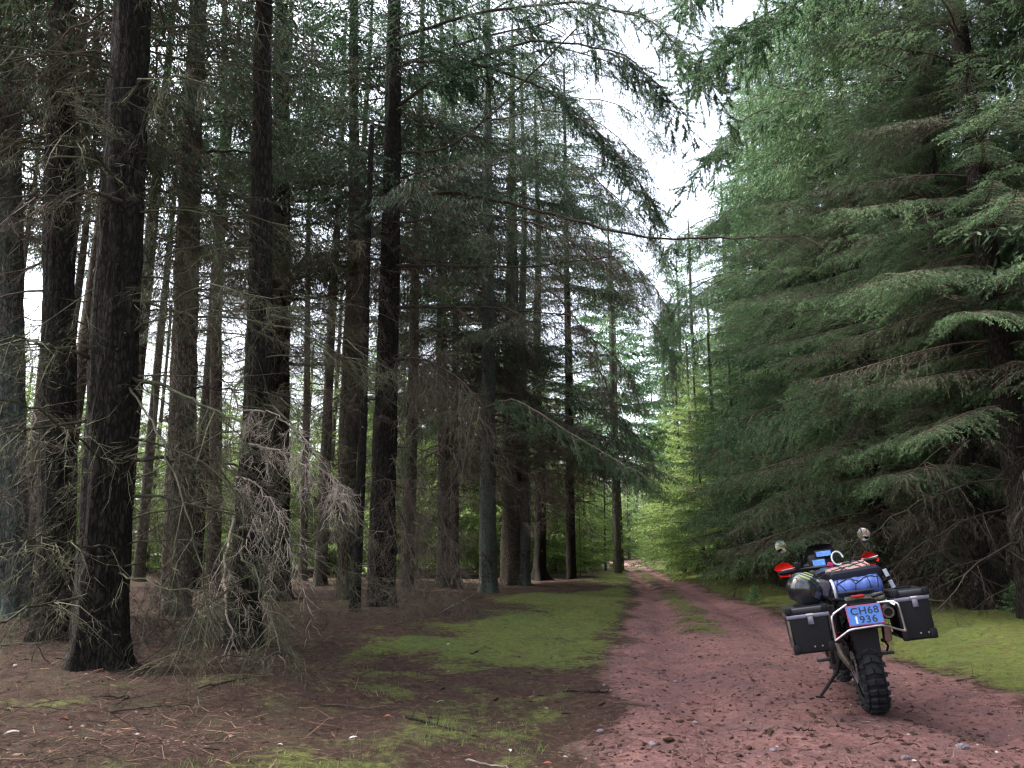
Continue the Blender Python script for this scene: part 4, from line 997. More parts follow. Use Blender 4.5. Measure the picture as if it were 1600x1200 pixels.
lathe('brake_disc', rw, K['tube'], [(.075, .06), (.075, .115), (.079, .115), (.079, .06)], (0, 0, 0), n=30)
lathe('sprocket', rw, K['chain'], [(-.075, .05), (-.075, .105), (-.081, .105), (-.081, .05)], (0, 0, 0), n=30)
# swingarm, chain, chain guard
pipe('swingarm', bike, K['bronze'], [(-.105, -.03, .335), (-.11, .22, .37), (-.10, .50, .42)], [.020, .028, .034], 8)
pipe('swingarm', bike, K['bronze'], [(.105, -.03, .335), (.11, .22, .37), (.10, .50, .42)], [.020, .028, .034], 8)
link_bm = bmesh.new(); bbox(link_bm, (0, 0, 0), (.010, .017, .014), .002, None, 1); lk = bpy.data.meshes.new('chain_link'); link_bm.to_mesh(lk); link_bm.free(); lk.materials.append(K['chain'])
ch = pipe('chain_guard', bike, K['blk'], [(-.078, .02, .475), (-.08, .2, .50), (-.08, .42, .50)], .016, 8)
chn = pipe('chain', bike, K['eng'], [(-.078, .0, .225), (-.078, .5, .37)], .004, 6)
for i in range(26):
    a = i / 25
    if i < 14: t = i / 13; o = link('chain_link', lk, chn); o.location = (-.080, .5 - .5 * t, .37 - .145 * t); o.rotation_euler = (R(-16), 0, 0)
    else:
        t = (i - 14) / 11; th = R(-95 - 150 * t + 0); o = link('chain_link', lk, chn); o.location = (-.080, .110 * cos(th), .335 + .110 * sin(th)); o.rotation_euler = (th + R(90), 0, 0)
# frame, engine, belly, tank, seat, tail
box('engine', bike, K['eng'], (0, .78, .44), (.30, .40, .34), .05)
box('skid_plate', bike, K['blk'], (0, .80, .245), (.26, .46, .06), .02, Euler((R(-4), 0, 0)))
for s in (-1, 1):
    lathe('engine_cover', bike, K['eng'], [(0, .0), (.0, .085), (-.02, .095), (-.045, .095)][::1] if s > 0 else [(0, .0), (.0, .085), (.02, .095), (.045, .095)], (s * .185, .74, .42), n=24)
    pipe('subframe_tube', bike, K['blk'], [(s * .10, -.30, .80), (s * .11, .1, .74), (s * .11, .50, .60), (s * .09, .55, .42)], .014, 8)
    pipe('fork_leg', bike, K['body'], [(s * .095, 1.50, .345), (s * .095, 1.22, .98)], [.028, .026], 12)
    box('footpeg', bike, K['eng'], (s * .235, .46, .34), (.10, .05, .022), .006)
    box('footpeg_bracket', bike, K['eng'], (s * .17, .42, .40), (.03, .10, .16), .008, Euler((R(20), 0, 0)))
    box('passenger_peg', bike, K['blk'], (s * .20, .16, .47), (.07, .04, .025), .006)
prism('tank', bike, K['body'], [(-.12, .72), (-.19, .84), (-.17, .96), (-.08, 1.01), (.08, 1.01), (.17, .96), (.19, .84), (.12, .72)], .48, .98, .03)
bm = bmesh.new(); bbox(bm, (0, .20, .83), (.26, .66, .09), .035, Euler((R(3), 0, 0)), 3); pmesh('seat', bm, K['blk'], bike)
prism('tail', bike, K['blk'], [(-.10, .68), (-.13, .76), (-.10, .81), (.10, .81), (.13, .76), (.10, .68)], -.36, .15, .015)
prism('rear_mudguard', bike, K['blk'], [(-.075, .44), (-.09, .60), (-.105, .80), (.105, .80), (.09, .60), (.075, .44)], -.30, -.275, .006)
pipe('shock_absorber', bike, K['redd'], [(-.11, .30, .52), (-.10, .26, .66)], .020, 10)
pipe('shock_spring', bike, K['blk'], [(0, .34, .40), (0, .30, .70)], .035, 10)
box('side_panel', bike, K['body'], (-.13, .18, .66), (.05, .46, .20), .025, Euler((R(-4), 0, 0)))
box('side_panel', bike, K['body'], (.13, .18, .66), (.05, .46, .20), .025, Euler((R(-4), 0, 0)))
# side stand
pS0 = bp(1307, 1046, .50); pS1 = bp(1282, 1083, .50)
ss = pipe('side_stand', bike, K['blk'], [pS0 + np.array([.05, 0, .09]), pS0, pS1], [.015, .013, .011], 8, 0)
box('stand_foot', ss, K['blk'], tuple(pS1 + np.array([-.005, 0, -.004])), (.07, .05, .012), .004, Euler((0, R(12), 0)))
# number plate
q = [bp(*p, -.42) for p in ((1321.5, 944), (1372, 938), (1380, 966), (1330, 974))]
pc = sum(q) / 4; pw, ph_ = .228, .137
bm = bmesh.new(); bbox(bm, (0, 0, 0), (pw, .006, ph_), .0028, None, 1)
bmesh.ops.recalc_face_normals(bm, faces=bm.faces)
plate = pmesh('number_plate', bm, K['platered'], bike, label='blue number plate reading CH68 936 with red border'); plate.location = pc; plate.rotation_euler = (R(-14), 0, 0)
f_ = box('plate_face', plate, K['plate'], (0, -.0042, 0), (pw - .016, .002, ph_ - .016), .0)
def word(txt, size, cx, cz, parent, mat, name, sx=1.0, y=-.0056, bold=.0012):
    cu = bpy.data.curves.new('txt', 'FONT'); cu.body = txt; cu.size = size; cu.align_x = 'CENTER'; cu.align_y = 'CENTER'; cu.extrude = .0008; cu.offset = bold; cu.space_character = 1.1
    o = bpy.data.objects.new('txt', cu); COL.objects.link(o); bpy.context.view_layer.update()
    m = bpy.data.meshes.new_from_object(o.evaluated_get(bpy.context.evaluated_depsgraph_get())); bpy.data.objects.remove(o)
    m.materials.clear(); m.materials.append(mat); r = link(name, m, parent); r.location = (cx, y, cz); r.rotation_euler = (R(90), 0, 0); r.scale = (sx, 1, 1); return r
word('CH68', .066, .004, .026, plate, K['ink'], 'plate_lettering', 1.08)
word('936', .066, .016, -.032, plate, K['ink'], 'plate_lettering', 1.08)
box('plate_sticker', plate, K['sticker'], (-.060, -.0058, -.030), (.012, .001, .048), 0)
box('plate_bracket', bike, K['blk'], (0, -.355, .73), (.14, .07, .12), .015)
bm = bmesh.new(); bbox(bm, (0, -.35, .835), (.09, .04, .02), .008); pmesh('tail_light', bm, K['redd'], bike)
for s in (-1, 1):
    ib = pipe('indicator', bike, K['blk'], [(s * .09, -.34, .82), (s * .17, -.36, .835)], .010, 8)
# cases
def pannier(cx, cz, w, h, s, yr=-.39, L=.40):
    yc = yr + L / 2
    bm = bmesh.new(); bbox(bm, (cx, yc, cz - .02), (w, L, h - .06), .028, None, 3, taper=(.93, .97))
    c = pmesh('hard_case', bm, K['case'], bike, label='left black hard case' if s < 0 else 'right black hard case')
    for dx in (-1, 1):      # corner guards, each its own piece
        for zz in (-1, 1):
            if zz > 0: continue
            bm = bmesh.new(); bbox(bm, (cx + dx * (w * .465 - .014), yr + .02, cz - h / 2 + .045), (.05, .05, .07), .016, None, 2)
            pmesh('corner_guard', bm, K['blk'], c)
    bm = bmesh.new(); bbox(bm, (cx, yc, cz + h / 2 - .058), (w + .010, L + .010, .028), .007, None, 2); pmesh('lid_rim', bm, K['alu'], c)
    bm = bmesh.new(); bbox(bm, (cx, yc, cz + h / 2 - .022), (w + .014, L + .014, .046), .018, None, 3); pmesh('lid', bm, K['body'], c)
    for dx in (-1, 1):
        bm = bmesh.new(); bbox(bm, (cx + dx * w * .44, yr, cz + h / 2 - .016), (.045, .06, .05), .016, None, 2); pmesh('lid_corner', bm, K['blk'], c)
    bm = bmesh.new(); bbox(bm, (cx + .012, yr - .012, cz + h / 2 - .085), (.038, .014, .062), .006, None, 2); pmesh('latch', bm, K['alu'], c)
    bm = bmesh.new(); bbox(bm, (cx + .012, yr - .016, cz + h / 2 - .052), (.052, .012, .020), .004, None, 2); pmesh('latch_hook', bm, K['tube'], c)
    for dx in (0.005, .055):
        lathe('rivet', c, K['tube'], [(-.005, 0.0), (-.005, .005), (0, .0065), (.003, .0065)], (cx + dx, yr - .002, cz - h / 2 + .055), 'Y', 10)
    if s < 0:
        bm = bmesh.new(); bbox(bm, (cx - w / 2 + .002, yr + .03, cz - .03), (.016, .05, h - .10), .006, None, 2); pmesh('edge_trim', bm, K['bronze'], c, label='brown scuffed edge strip')
    bm = bmesh.new(); bbox(bm, (cx, yc, cz + h / 2 + .006), (w * .5, .02, .018), .006, None, 2); pmesh('lid_handle', bm, K['blk'], c)
    return c
def mid(a, b): return (a + b) / 2
LB = [bp(*p, -.39) for p in ((1227, 952), (1291, 940), (1306, 1009), (1244, 1022))]
RB = [bp(*p, -.39) for p in ((1400, 921), (1451, 915), (1463, 992), (1408, 998))]
for qd, s in ((LB, -1), (RB, 1)):
    cx = np.mean([v[0] for v in qd]); cz = np.mean([v[2] for v in qd])
    w = (np.linalg.norm(qd[1] - qd[0]) + np.linalg.norm(qd[2] - qd[3])) / 2; h = (qd[0][2] + qd[1][2] - qd[2][2] - qd[3][2]) / 2
    print('case', cx, cz, w, h); pannier(cx, cz, w, h + .02, s)
# luggage rack tubes
def bpl(L): return [bp(a, b, c) for a, b, c in L]
pipe('luggage_rack_tube', bike, K['tube'], bpl([(1322, 940, -.36), (1298, 957, -.40), (1305, 996, -.40)]), .008, 10, 1)
pipe('luggage_rack_tube', bike, K['tube'], bpl([(1305, 996, -.40), (1327, 979, -.43), (1378, 971, -.43), (1415, 981, -.40)]), .008, 10, 1)
pipe('luggage_rack_tube', bike, K['tube'], bpl([(1415, 981, -.40), (1403, 938, -.40), (1396, 934, -.38), (1370, 936, -.34)]), .008, 10, 1)
pipe('luggage_rack_tube', bike, K['tube'], bpl([(1372, 938, -.30), (1384, 933, -.34), (1398, 940, -.40)]), .008, 10, 2)
for s in (-1, 1):
    pipe('luggage_rack_tube', bike, K['blk'], [(s * .20, -.38, .76), (s * .20, .1, .76), (s * .14, .2, .72)], .009, 8)
    pipe('luggage_rack_tube', bike, K['blk'], [(s * .19, -.36, .55), (s * .20, .0, .55), (s * .15, .15, .6)], .009, 8)
bm = bmesh.new(); bbox(bm, (0, -.18, .865), (.24, .30, .014), .005); pmesh('top_rack', bm, K['body'], bike)
# silencer on the right
e = bp(1387.5, 951, -.36)
sil = lathe('silencer', bike, K['eng'], [(.0, .030), (.0, .040), (.02, .052), (.40, .058), (.46, .03), (.46, 0)], tuple(e), 'Y', 28); sil.rotation_euler = (R(6), 0, R(-4))
lathe('silencer_tip', sil, K['bronze'], [(-.010, .028), (-.010, .036), (.012, .036), (.012, .028), (-.010, .028)], (0, 0, 0), 'Y', 24)
lathe('tip_bore', sil, K['rub'], [(.010, 0), (.010, .028), (.0, .028)], (0, 0, 0), 'Y', 20)
box('heat_shield', bike, K['heat'], tuple(bp(1385, 983, -.2)), (.05, .10, .11), .012, Euler((0, R(6), 0)))
pipe('brake_hose', bike, K['blk'], bpl([(1380, 995, -.1), (1388, 1004, -.1), (1385, 1012, -.1)]), .008, 8)
# handlebar, guards, mirrors, cockpit
hb = pipe('handlebar', bike, K['body'], bpl([(1216, 892, .92), (1240, 888, .96), (1262, 884, 1.02), (1300, 880, 1.02), (1330, 874, 1.02), (1352, 872, .96), (1370, 868, .92)]), .012, 12)
pipe('grip', hb, K['blk'], bpl([(1219, 892, .93), (1238, 889, .96)]), .018, 12); pipe('grip', hb, K['blk'], bpl([(1350, 872, .97), (1368, 869, .93)]), .018, 12)
pipe('clutch_lever', hb, K['tube'], bpl([(1221, 888, 1.0), (1238, 884, 1.02), (1250, 882, 1.02)]), .006, 8)
pipe('brake_lever', hb, K['tube'], bpl([(1344, 870, 1.02), (1358, 868, 1.02), (1371, 864, 1.0)]), .006, 8)
def shell(name, parent, mat, outl, y, th=.012, bulge=.05, **kw):
    """closed curved shell over an outline given in the photo, at depth y"""
    P = [bp(a, b, y) for a, b in outl]; c = sum(P) / len(P); bm = bmesh.new(); n = len(P); rings = []
    for off in (0, th):
        rg = []
        for f, dy in ((1, 0), (.6, bulge * .7), (0.001, bulge)):
            rg.append([bm.verts.new(tuple(c + (p - c) * f + np.array([0, dy - off, 0]))) for p in P])
        rings.append(rg)
    for rg in rings:
        for a, b in zip(rg[:-1], rg[1:]):
            for i in range(n): bm.faces.new((a[i], a[(i + 1) % n], b[(i + 1) % n], b[i]))
    for i in range(n): bm.faces.new((rings[0][0][i], rings[0][0][(i + 1) % n], rings[1][0][(i + 1) % n], rings[1][0][i]))
    bmesh.ops.recalc_face_normals(bm, faces=bm.faces)
    return pmesh(name, bm, mat, parent, **kw)
shell('handguard', hb, K['red'], [(1209, 886), (1213, 880), (1222, 875), (1230, 875), (1238, 880), (1239, 885), (1225, 887), (1213, 889)], 1.02, label='red left handguard')
shell('handguard_lower', hb, K['red'], [(1215, 894), (1236, 893), (1233, 897), (1219, 898)], 1.02, bulge=.02)
shell('handguard', hb, K['red'], [(1341, 868), (1349, 861), (1358, 858), (1366, 861), (1373, 868), (1372, 873), (1360, 872), (1346, 871)], 1.02, label='red right handguard')
shell('handguard_lower', hb, K['red'], [(1355, 877), (1368, 876), (1366, 881), (1357, 883)], 1.02, bulge=.02)
for (c, st, nm) in (((1220, 850), [(1228, 853), (1241, 862), (1250, 871), (1251, 884)], 'left'), ((1349, 830.5), [(1342, 839), (1334, 848), (1328, 856), (1328, 874)], 'right')):
    cc = bp(*c, 1.0)
    pipe('mirror_stem', hb, K['blk'], [bp(a, b, 1.0) for a, b in st] , .0065, 8, 1)
    mr = lathe('mirror', bike, K['body'], [(.0, .050), (-.006, .055), (.004, .058), (.022, .05), (.034, .03), (.036, 0)], tuple(cc), 'Y', 28, label=nm + ' round mirror')
    gl = lathe('mirror_glass', mr, K['mirror'], [(-.0055, 0.0), (-.005, .018), (-.004, .035), (-.002, .052)], (0, 0, 0), 'Y', 28)
    mr.rotation_euler = (R(3), 0, R(14 if nm == 'left' else -22))
    for k in range(9):      # faceted reflector ring round the glass, as the photo's bright flecks
        pass
shell('windscreen', bike, K['body'], [(1254, 881), (1257, 860), (1261, 850), (1280, 846), (1298, 846), (1303, 856), (1307, 880)], 1.22, .01, .07)
box('instrument_housing', bike, K['blk'], tuple(bp(1282, 873, 1.12)), (.20, .08, .12), .02, Euler((R(-20), R(-2), 0)))
a_ = bp(1286, 861, 1.07); b_ = bp(1279, 875, 1.05)
d1 = box('navigation_display', bike, K['blk'], tuple(a_), (.145, .03, .065), .008, Euler((R(-18), 0, 0)))
box('display_glass', d1, K['screen'], tuple(a_ + np.array([0, -.018, .0])), (.122, .004, .045), .001, Euler((R(-18), 0, 0)))
d2 = box('speedometer', bike, K['blk'], tuple(b_), (.12, .03, .07), .008, Euler((R(-18), 0, 0)))
box('display_glass', d2, K['screen'], tuple(b_ + np.array([0, -.018, .0])), (.10, .004, .052), .001, Euler((R(-18), 0, 0)))
box('tag', bike, K['pink'], tuple(bp(1297, 878, .95)), (.045, .03, .035), .008, Euler((0, R(20), 0)), label='magenta tag by the instruments')
th = np.linspace(0, 5.2, 16); c0 = bp(1308, 868, .95)
pipe('hose_loop', bike, K['clear'], [c0 + np.array([.045 * cos(t), .02 * sin(t), .055 * sin(t)]) for t in th], .007, 8, 1)
box('switch_box', hb, K['blk'], tuple(bp(1246, 880, .95)), (.05, .05, .05), .01); box('reservoir', hb, K['alu'], tuple(bp(1244, 878, .98)), (.04, .035, .03), .008)
box('switch_box', hb, K['blk'], tuple(bp(1340, 870, .95)), (.05, .05, .05), .01)
lathe('headlight', bike, K['clear'], [(0, .0), (0, .07), (-.05, .08)], (0, 1.34, 1.02), 'Y', 24)
prism('front_mudguard', bike, K['blk'], [(-.07, .72), (-.06, .76), (.06, .76), (.07, .72)], 1.30, 1.72, .01)

# ---- things carried on the motorcycle: each top-level, standing where it rests
def place(o, label, cat):
    o.parent = None; o.matrix_world = MB_W @ o.matrix_basis if 0 else bike_matrix; tag(o, label, cat); return o
bike_matrix = Matrix.Translation(bike.location) @ Euler((0, R(-8), R(-14))).to_matrix().to_4x4()
# rolled bag under its net
r0_, r1_ = bp(1303, 919, -.20), bp(1377, 906, -.20)
ax_ = r1_ - r0_; Lr_ = np.linalg.norm(ax_); ax_ /= Lr_
up_ = np.array([0, 0, 1.0]); up_ -= ax_ * up_.dot(ax_); up_ /= np.linalg.norm(up_); fo_ = np.cross(up_, ax_)
Rr_ = .070
def rollp(u, a, r=Rr_): return r0_ + ax_ * Lr_ * u + (up_ * cos(a) - fo_ * sin(a)) * r * (1 + .03 * sin(u * 17 + a * 2) + .02 * sin(u * 41))
bm = bmesh.new(); nu, na = 26, 28; g_ = []
for i in range(nu + 1):
    u = i / nu; k = 1 if 0.04 < u < .96 else (.9 if 0 < u < 1 else .55)
    g_.append([bm.verts.new(tuple(rollp(u, 2 * pi * j / na, Rr_ * k))) for j in range(na)])
for i in range(nu):
    for j in range(na): bm.faces.new((g_[i][j], g_[i][(j + 1) % na], g_[i + 1][(j + 1) % na], g_[i + 1][j]))
bm.faces.new(g_[0][::-1]); bm.faces.new(g_[-1]); bmesh.ops.recalc_face_normals(bm, faces=bm.faces)
rb = pmesh('roll_bag', bm, K['roll'], None); rb.matrix_world = bike_matrix; tag(rb, 'blue silver rolled bag strapped across the tail under a black net', 'bag')
def cord(name, parent, mat, pts, r): return pipe(name, parent, mat, pts, r, 6, 0)
for (u0, a0, u1, a1) in ((.12, .2, .0, 1.9), (.08, .9, .32, .3), (.32, .3, .52, .9), (.38, .35, .45, 1.1), (.45, 1.15, .72, .45), (.72, .1, .74, 1.8), (.72, .45, .95, .75), (.95, .1, .88, 1.8), (.12, .95, .22, 1.7), (.45, 1.15, .40, 1.9)):
    cord('net_cord', rb, K['net'], [rollp(u0 + (u1 - u0) * t, a0 + (a1 - a0) * t, Rr_ * 1.04) for t in np.linspace(0, 1, 7)], .0032)
pipe('end_strap', rb, K['silverstrap'], [rollp(-.01, a, Rr_ * 1.08) for a in np.linspace(-.4, 2.5, 12)], .011, 8, 1)
# mottled dry bag under the roll, on the rack
bm = bmesh.new(); c_ = bp(1348, 929, -.22); bbox(bm, tuple(c_), (.27, .16, .055), .024, Euler((0, R(-1), 0)), 3); o = pmesh('dry_bag', bm, K['cam'], None); o.matrix_world = bike_matrix
tag(o, 'low mottled grey green bag wedged between rack and blue roll', 'bag')
# dark bag under the parcel
c_ = bp(1333, 894, .06)
bm = bmesh.new(); bbox(bm, tuple(c_), (.36, .26, .10), .035, Euler((0, R(-2), 0)), 3); o = pmesh('seat_bag', bm, plain('navy_nylon', (.006, .007, .018), .6, 0, .25, .2, 20, .5), None); o.matrix_world = bike_matrix
tag(o, 'dark navy bag on the seat beneath the tan parcel', 'bag')
# parcel board on top
P0, P1, P2, P3 = bp(1288, 886, .20), bp(1347, 869.5, .20), bp(1359, 876, .02), bp(1304, 892, -.02)
bm = bmesh.new(); top = [bm.verts.new(tuple(p)) for p in (P0, P1, P2, P3)]; bot = [bm.verts.new(tuple(p - np.array([0, 0, .028]))) for p in (P0, P1, P2, P3)]
bm.faces.new(top); bm.faces.new(bot[::-1])
for i in range(4): bm.faces.new((top[i], bot[i], bot[(i + 1) % 4], top[(i + 1) % 4]))
bmesh.ops.recalc_face_normals(bm, faces=bm.faces); bmesh.ops.bevel(bm, geom=list(bm.edges), offset=.004, segments=2, affect='EDGES')
pr = pmesh('parcel', bm, K['tan'], None); pr.matrix_world = bike_matrix; tag(pr, 'flat pinkish tan parcel tied on top of the dark seat bag', 'parcel')
def pq(u, v, dz=.003): return (P0 * (1 - u) + P1 * u) * (1 - v) + (P3 * (1 - u) + P2 * u) * v + np.array([0, 0, dz])
for (u0, v0, u1, v1, mt) in ((.04, .5, .96, .42, 'net'), (.33, 0, .36, 1, 'net'), (.62, 0, .72, 1, 'net'), (.1, .95, .34, .62, 'net'), (.50, .62, .70, .30, 'strap'), (.84, 0, .90, 1, 'net')):
    pts = [pq(u0, v0), pq(u1, v1)]
    if v1 == 1: pts.append(pq(u1, 1.0, -.03) + np.array([0, -.004, 0]))
    cord('net_cord', pr, K[mt], pts, .0035 if mt == 'net' else .007)
# slim carried pole at the right of the roll
a_, b_ = bp(1381, 884, -.15), bp(1397, 915, -.15)
o = pipe('tent_pole', None, K['blk'], [a_, a_ * .5 + b_ * .5, b_], .013, 10, 0); o.matrix_world = bike_matrix; tag(o, 'short black pole with two grey sleeves leaning between roll bag and right case', 'pole')
for t0, t1 in ((.0, .36), (.55, .95)): pipe('sleeve', o, K['silverstrap'], [a_ + (b_ - a_) * t0, a_ + (b_ - a_) * t1], .0145, 10, 0)
pipe('pole_strap', o, K['blk'], [a_ + (b_ - a_) * .45, bp(1372, 906, -.2)], .006, 6, 0)
# helmet
hc = bp(1260, 917, -.12); hr = .128
hm = link('helmet', None); hm.matrix_world = bike_matrix @ Matrix.Translation(Vector(hc)) @ Euler((R(8), R(28), R(20))).to_matrix().to_4x4()
tag(hm, 'black full face helmet with pale yellow stripes resting on the left case', 'helmet')
# local helmet: +X to the face opening
nu, nv = 30, 20; bm = bmesh.new(); g_ = []
def hs_(th, ph):   # th around vertical (0 = face), ph from the top
    r = hr; x = sin(ph) * cos(th); y = sin(ph) * sin(th); z = cos(ph)
    kx = 1.16 if x < 0 else 1.10; kz = .98 if z > 0 else 1.05
    chin = .16 * max(0, x) * sstep(.0, -.8, z)
    return (r * x * kx + r * chin, r * y * .94, r * z * kz)
for i in range(nv + 1):
    ph = R(2) + (R(140) - R(2)) * i / nv
    g_.append([bm.verts.new(hs_(2 * pi * j / nu, ph)) for j in range(nu)])
for i in range(nv):
    for j in range(nu):
        th = (j + .5) * 2 * pi / nu; th = th if th < pi else th - 2 * pi; ph = R(2) + R(138) * (i + .5) / nv
        if abs(th) < R(62) and R(66) < ph < R(101): continue      # the eye opening
        bm.faces.new((g_[i][j], g_[i][(j + 1) % nu], g_[i + 1][(j + 1) % nu], g_[i + 1][j]))
bm.faces.new(g_[0][::-1]); bmesh.ops.recalc_face_normals(bm, faces=bm.faces)
bmesh.ops.solidify(bm, geom=list(bm.faces), thickness=.012)
pmesh('shell', bm, K['helm'], hm)
bm = bmesh.new(); bmesh.ops.create_uvsphere(bm, u_segments=20, v_segments=12, radius=hr * .88)
pmesh('liner', bm, K['liner'], hm)
def patch(name, mat, t0, t1, p0, p1, k=1.02, n=10, m=5):
    bm = bmesh.new(); g2 = []
    for i in range(m + 1):
        rowv = []
        for j in range(n + 1):
            x, y, z = hs_(R(t0 + (t1 - t0) * j / n), R(p0 + (p1 - p0) * i / m)); rowv.append(bm.verts.new((x * k, y * k, z * k)))
        g2.append(rowv)
    for i in range(m):
        for j in range(n): bm.faces.new((g2[i][j], g2[i][j + 1], g2[i + 1][j + 1], g2[i + 1][j]))
    bmesh.ops.solidify(bm, geom=list(bm.faces), thickness=.004); bmesh.ops.recalc_face_normals(bm, faces=bm.faces)
    return pmesh(name, bm, mat, hm)
patch('visor', K['visor'], -66, 66, 62, 104, 1.035, 16, 6)
patch('stripe', K['yel'], 196, 262, 20, 30, 1.012); patch('stripe', K['wht'], 200, 258, 36, 42, 1.012); patch('stripe', K['yel'], 205, 250, 48, 56, 1.012)
patch('stripe', K['wht'], 275, 318, 40, 50, 1.012)
patch('chin_pad', K['grey'], -60, -20, 106, 126, 1.03); patch('side_pad', K['grey'], -85, -62, 84, 104, 1.03)
patch('peak', K['helm'], -60, 60, 44, 58, 1.12, 16, 3)
# hose-like dark jacket sleeve between helmet and roll
c_ = bp(1286, 915, -.14)
bm = bmesh.new(); bbox(bm, tuple(c_), (.11, .12, .13), .045, Euler((0, R(24), 0)), 3); o = pmesh('glove_bundle', bm, plain('grey_brown_cloth', (.06, .05, .065), .6, 0, .4, .6, 22, .6), None); o.matrix_world = bike_matrix
tag(o, 'grey brown glove bundle stuffed between helmet and blue roll', 'gloves')

# ------------------------------------------------------------------ the floor's loose cover
nr = np.random.default_rng(77)
def hz(x, y):
    mo_, _ = masks(x, y); return hgt(x, y) + mo_ * 0.025 * (0.4 + fbm(x * 4, y * 4, 77, 3))
def scatter(n, y0=3.4, y1=16, pw=1.6, xpad=1.2):
    u = nr.uniform(0, 1, n); y = (y0 ** (1 - pw) + u * (y1 ** (1 - pw) - y0 ** (1 - pw))) ** (1 / (1 - pw))
    x = nr.uniform(-1, 1, n) * (y * .68 + xpad); return x, y
M_litter = twigmat('fallen_needles_and_twigs', (0.030, 0.017, 0.013), (0.26, 0.16, 0.115))
M_clod = twigmat('earth_crumbs', (0.035, 0.018, 0.016), (0.24, 0.125, 0.11))
M_chip = twigmat('pale_chips', (0.22, 0.18, 0.17), (0.50, 0.46, 0.45))
M_mossb = twigmat('moss_shoots', (0.035, 0.048, 0.012), (0.20, 0.225, 0.055))
def lying(n, lmin, lmax, r, keep, mat, name, label, y1=16, pw=1.6, lift=.004, up=.25, tl=(.1, .9)):
    x, y = scatter(n, y1=y1, pw=pw); k = keep(x, y); x, y = x[k], y[k]; m = len(x)
    P = np.stack([x, y, hz(x, y) + lift], 1); a = nr.uniform(0, 2 * pi, m)
    D = np.stack([np.cos(a), np.sin(a), nr.normal(size=m) * up], 1) * nr.uniform(lmin, lmax, m)[:, None]
    sp = Soup(); spikes(sp, P, D, nr.uniform(.6, 1.2, m) * r, nr, 0, nr.uniform(*tl, m), nr.normal(size=(m, 3)) * (lmax * .08))
    o = link(name, sp.mesh(name, [mat])); tag(o, label, None, None, 'stuff'); return o
def mpath(x, y): return masks(x, y)[1]
def mmoss(x, y): return masks(x, y)[0]
lying(26000, .015, .06, .0016, lambda x, y: (mpath(x, y) < .5) & (mmoss(x, y) < nr.uniform(.2, .9, len(x))), M_litter, 'needle_litter', 'brown spruce needles strewn under the trees')
lying(5000, .06, .30, .0028, lambda x, y: (mpath(x, y) < .5) & (x < track_l(y) - 1.5) & (mmoss(x, y) < .6), M_litter, 'twig_litter', 'fine dead twigs strewn over the floor', lift=.008, up=.18)
lying(11000, .02, .09, .0038, lambda x, y: mpath(x, y) > .5, M_clod, 'track_debris', 'dark needle and bark crumbs on the red track')
# crumbs: little irregular lumps
def lumps(n, rmin, rmax, keep, mat, name, label, y1=16, pw=1.6, tl=(.0, .9), flat=.6, expo=3.0, xy=None):
    x, y = scatter(n, y1=y1, pw=pw); k = keep(x, y); x, y = x[k], y[k]; m = len(x)
    s = rmin + (rmax - rmin) * nr.uniform(0, 1, m) ** expo
    base = np.array([[1, 0, 0], [-.5, .87, 0], [-.5, -.87, 0], [.1, .1, 1], [.7, .7, .45], [-.8, .1, .5]])
    F0 = np.array([[0, 4, 3], [4, 1, 3], [1, 5, 3], [5, 2, 3], [2, 0, 3], [0, 1, 4], [1, 2, 5]])
    V = base[None] * (1 + nr.normal(size=(m, 6, 1)) * .25) * s[:, None, None]
    V[..., 2] *= flat
    a = nr.uniform(0, 2 * pi, m); c, si = np.cos(a)[:, None], np.sin(a)[:, None]
    vx = V[..., 0] * c - V[..., 1] * si; vy = V[..., 0] * si + V[..., 1] * c
    V = np.stack([vx + x[:, None], vy + y[:, None], V[..., 2] + hz(x, y)[:, None] - .001], -1)
    F = F0[None] + (np.arange(m) * 6)[:, None, None]
    sp = Soup(); sp.add(V, F, 0, np.repeat(nr.uniform(*tl, m), 6)); o = link(name, sp.mesh(name, [mat])); tag(o, label, None, None, 'stuff')
lumps(22000, .004, .026, lambda x, y: mpath(x, y) > .45, M_clod, 'earth_crumbs', 'dark red crumbs of earth and bark on the track', tl=(-.1, .65))
lumps(1700, .003, .012, lambda x, y: mpath(x, y) > .5, M_chip, 'stone_chips', 'tiny pale stone chips pressed into the track', expo=2.5)
lumps(3500, .006, .022, lambda x, y: (mpath(x, y) < .5) & (mmoss(x, y) < .7), M_litter, 'forest_crumbs', 'bark bits and crumbs in the brown litter', tl=(0, .8))
# moss and short grass
x, y = scatter(120000, y1=24, pw=1.9); k = mmoss(x, y) * (fbm(x * 5, y * 5, 99, 3) + .25) > nr.uniform(.25, .75, len(x)); x, y = x[k], y[k]; m = len(x)
P = np.stack([x, y, hz(x, y) - .002], 1); D = np.stack([nr.normal(size=m) * .5, nr.normal(size=m) * .5, np.ones(m)], 1) * nr.uniform(.008, .028, m)[:, None]
sp = Soup(); blades(sp, P, D, .0035, nr, 0, np.clip(.25 + fbm(x * 1.5, y * 1.5, 55, 3) * .7 + nr.normal(size=m) * .15, 0, 1))
tag(link('moss_shoots', sp.mesh('moss_shoots', [M_mossb])), 'short yellow green moss and grass shoots on the verges', None, None, 'stuff')
x, y = scatter(30000, y1=20, pw=1.7); g1 = (fbm(x * .8, y * .8, 123, 3) > .52); k = g1 & (mmoss(x, y) > .35); x, y = x[k], y[k]; m = len(x)
P = np.stack([x, y, hz(x, y) - .004], 1); D = np.stack([nr.normal(size=m) * .45, nr.normal(size=m) * .45, np.ones(m)], 1) * nr.uniform(.03, .08, m)[:, None]
sp = Soup(); spikes(sp, P, D, .0016, nr, 0, nr.uniform(.2, .8, m), nr.normal(size=(m, 3)) * .006)
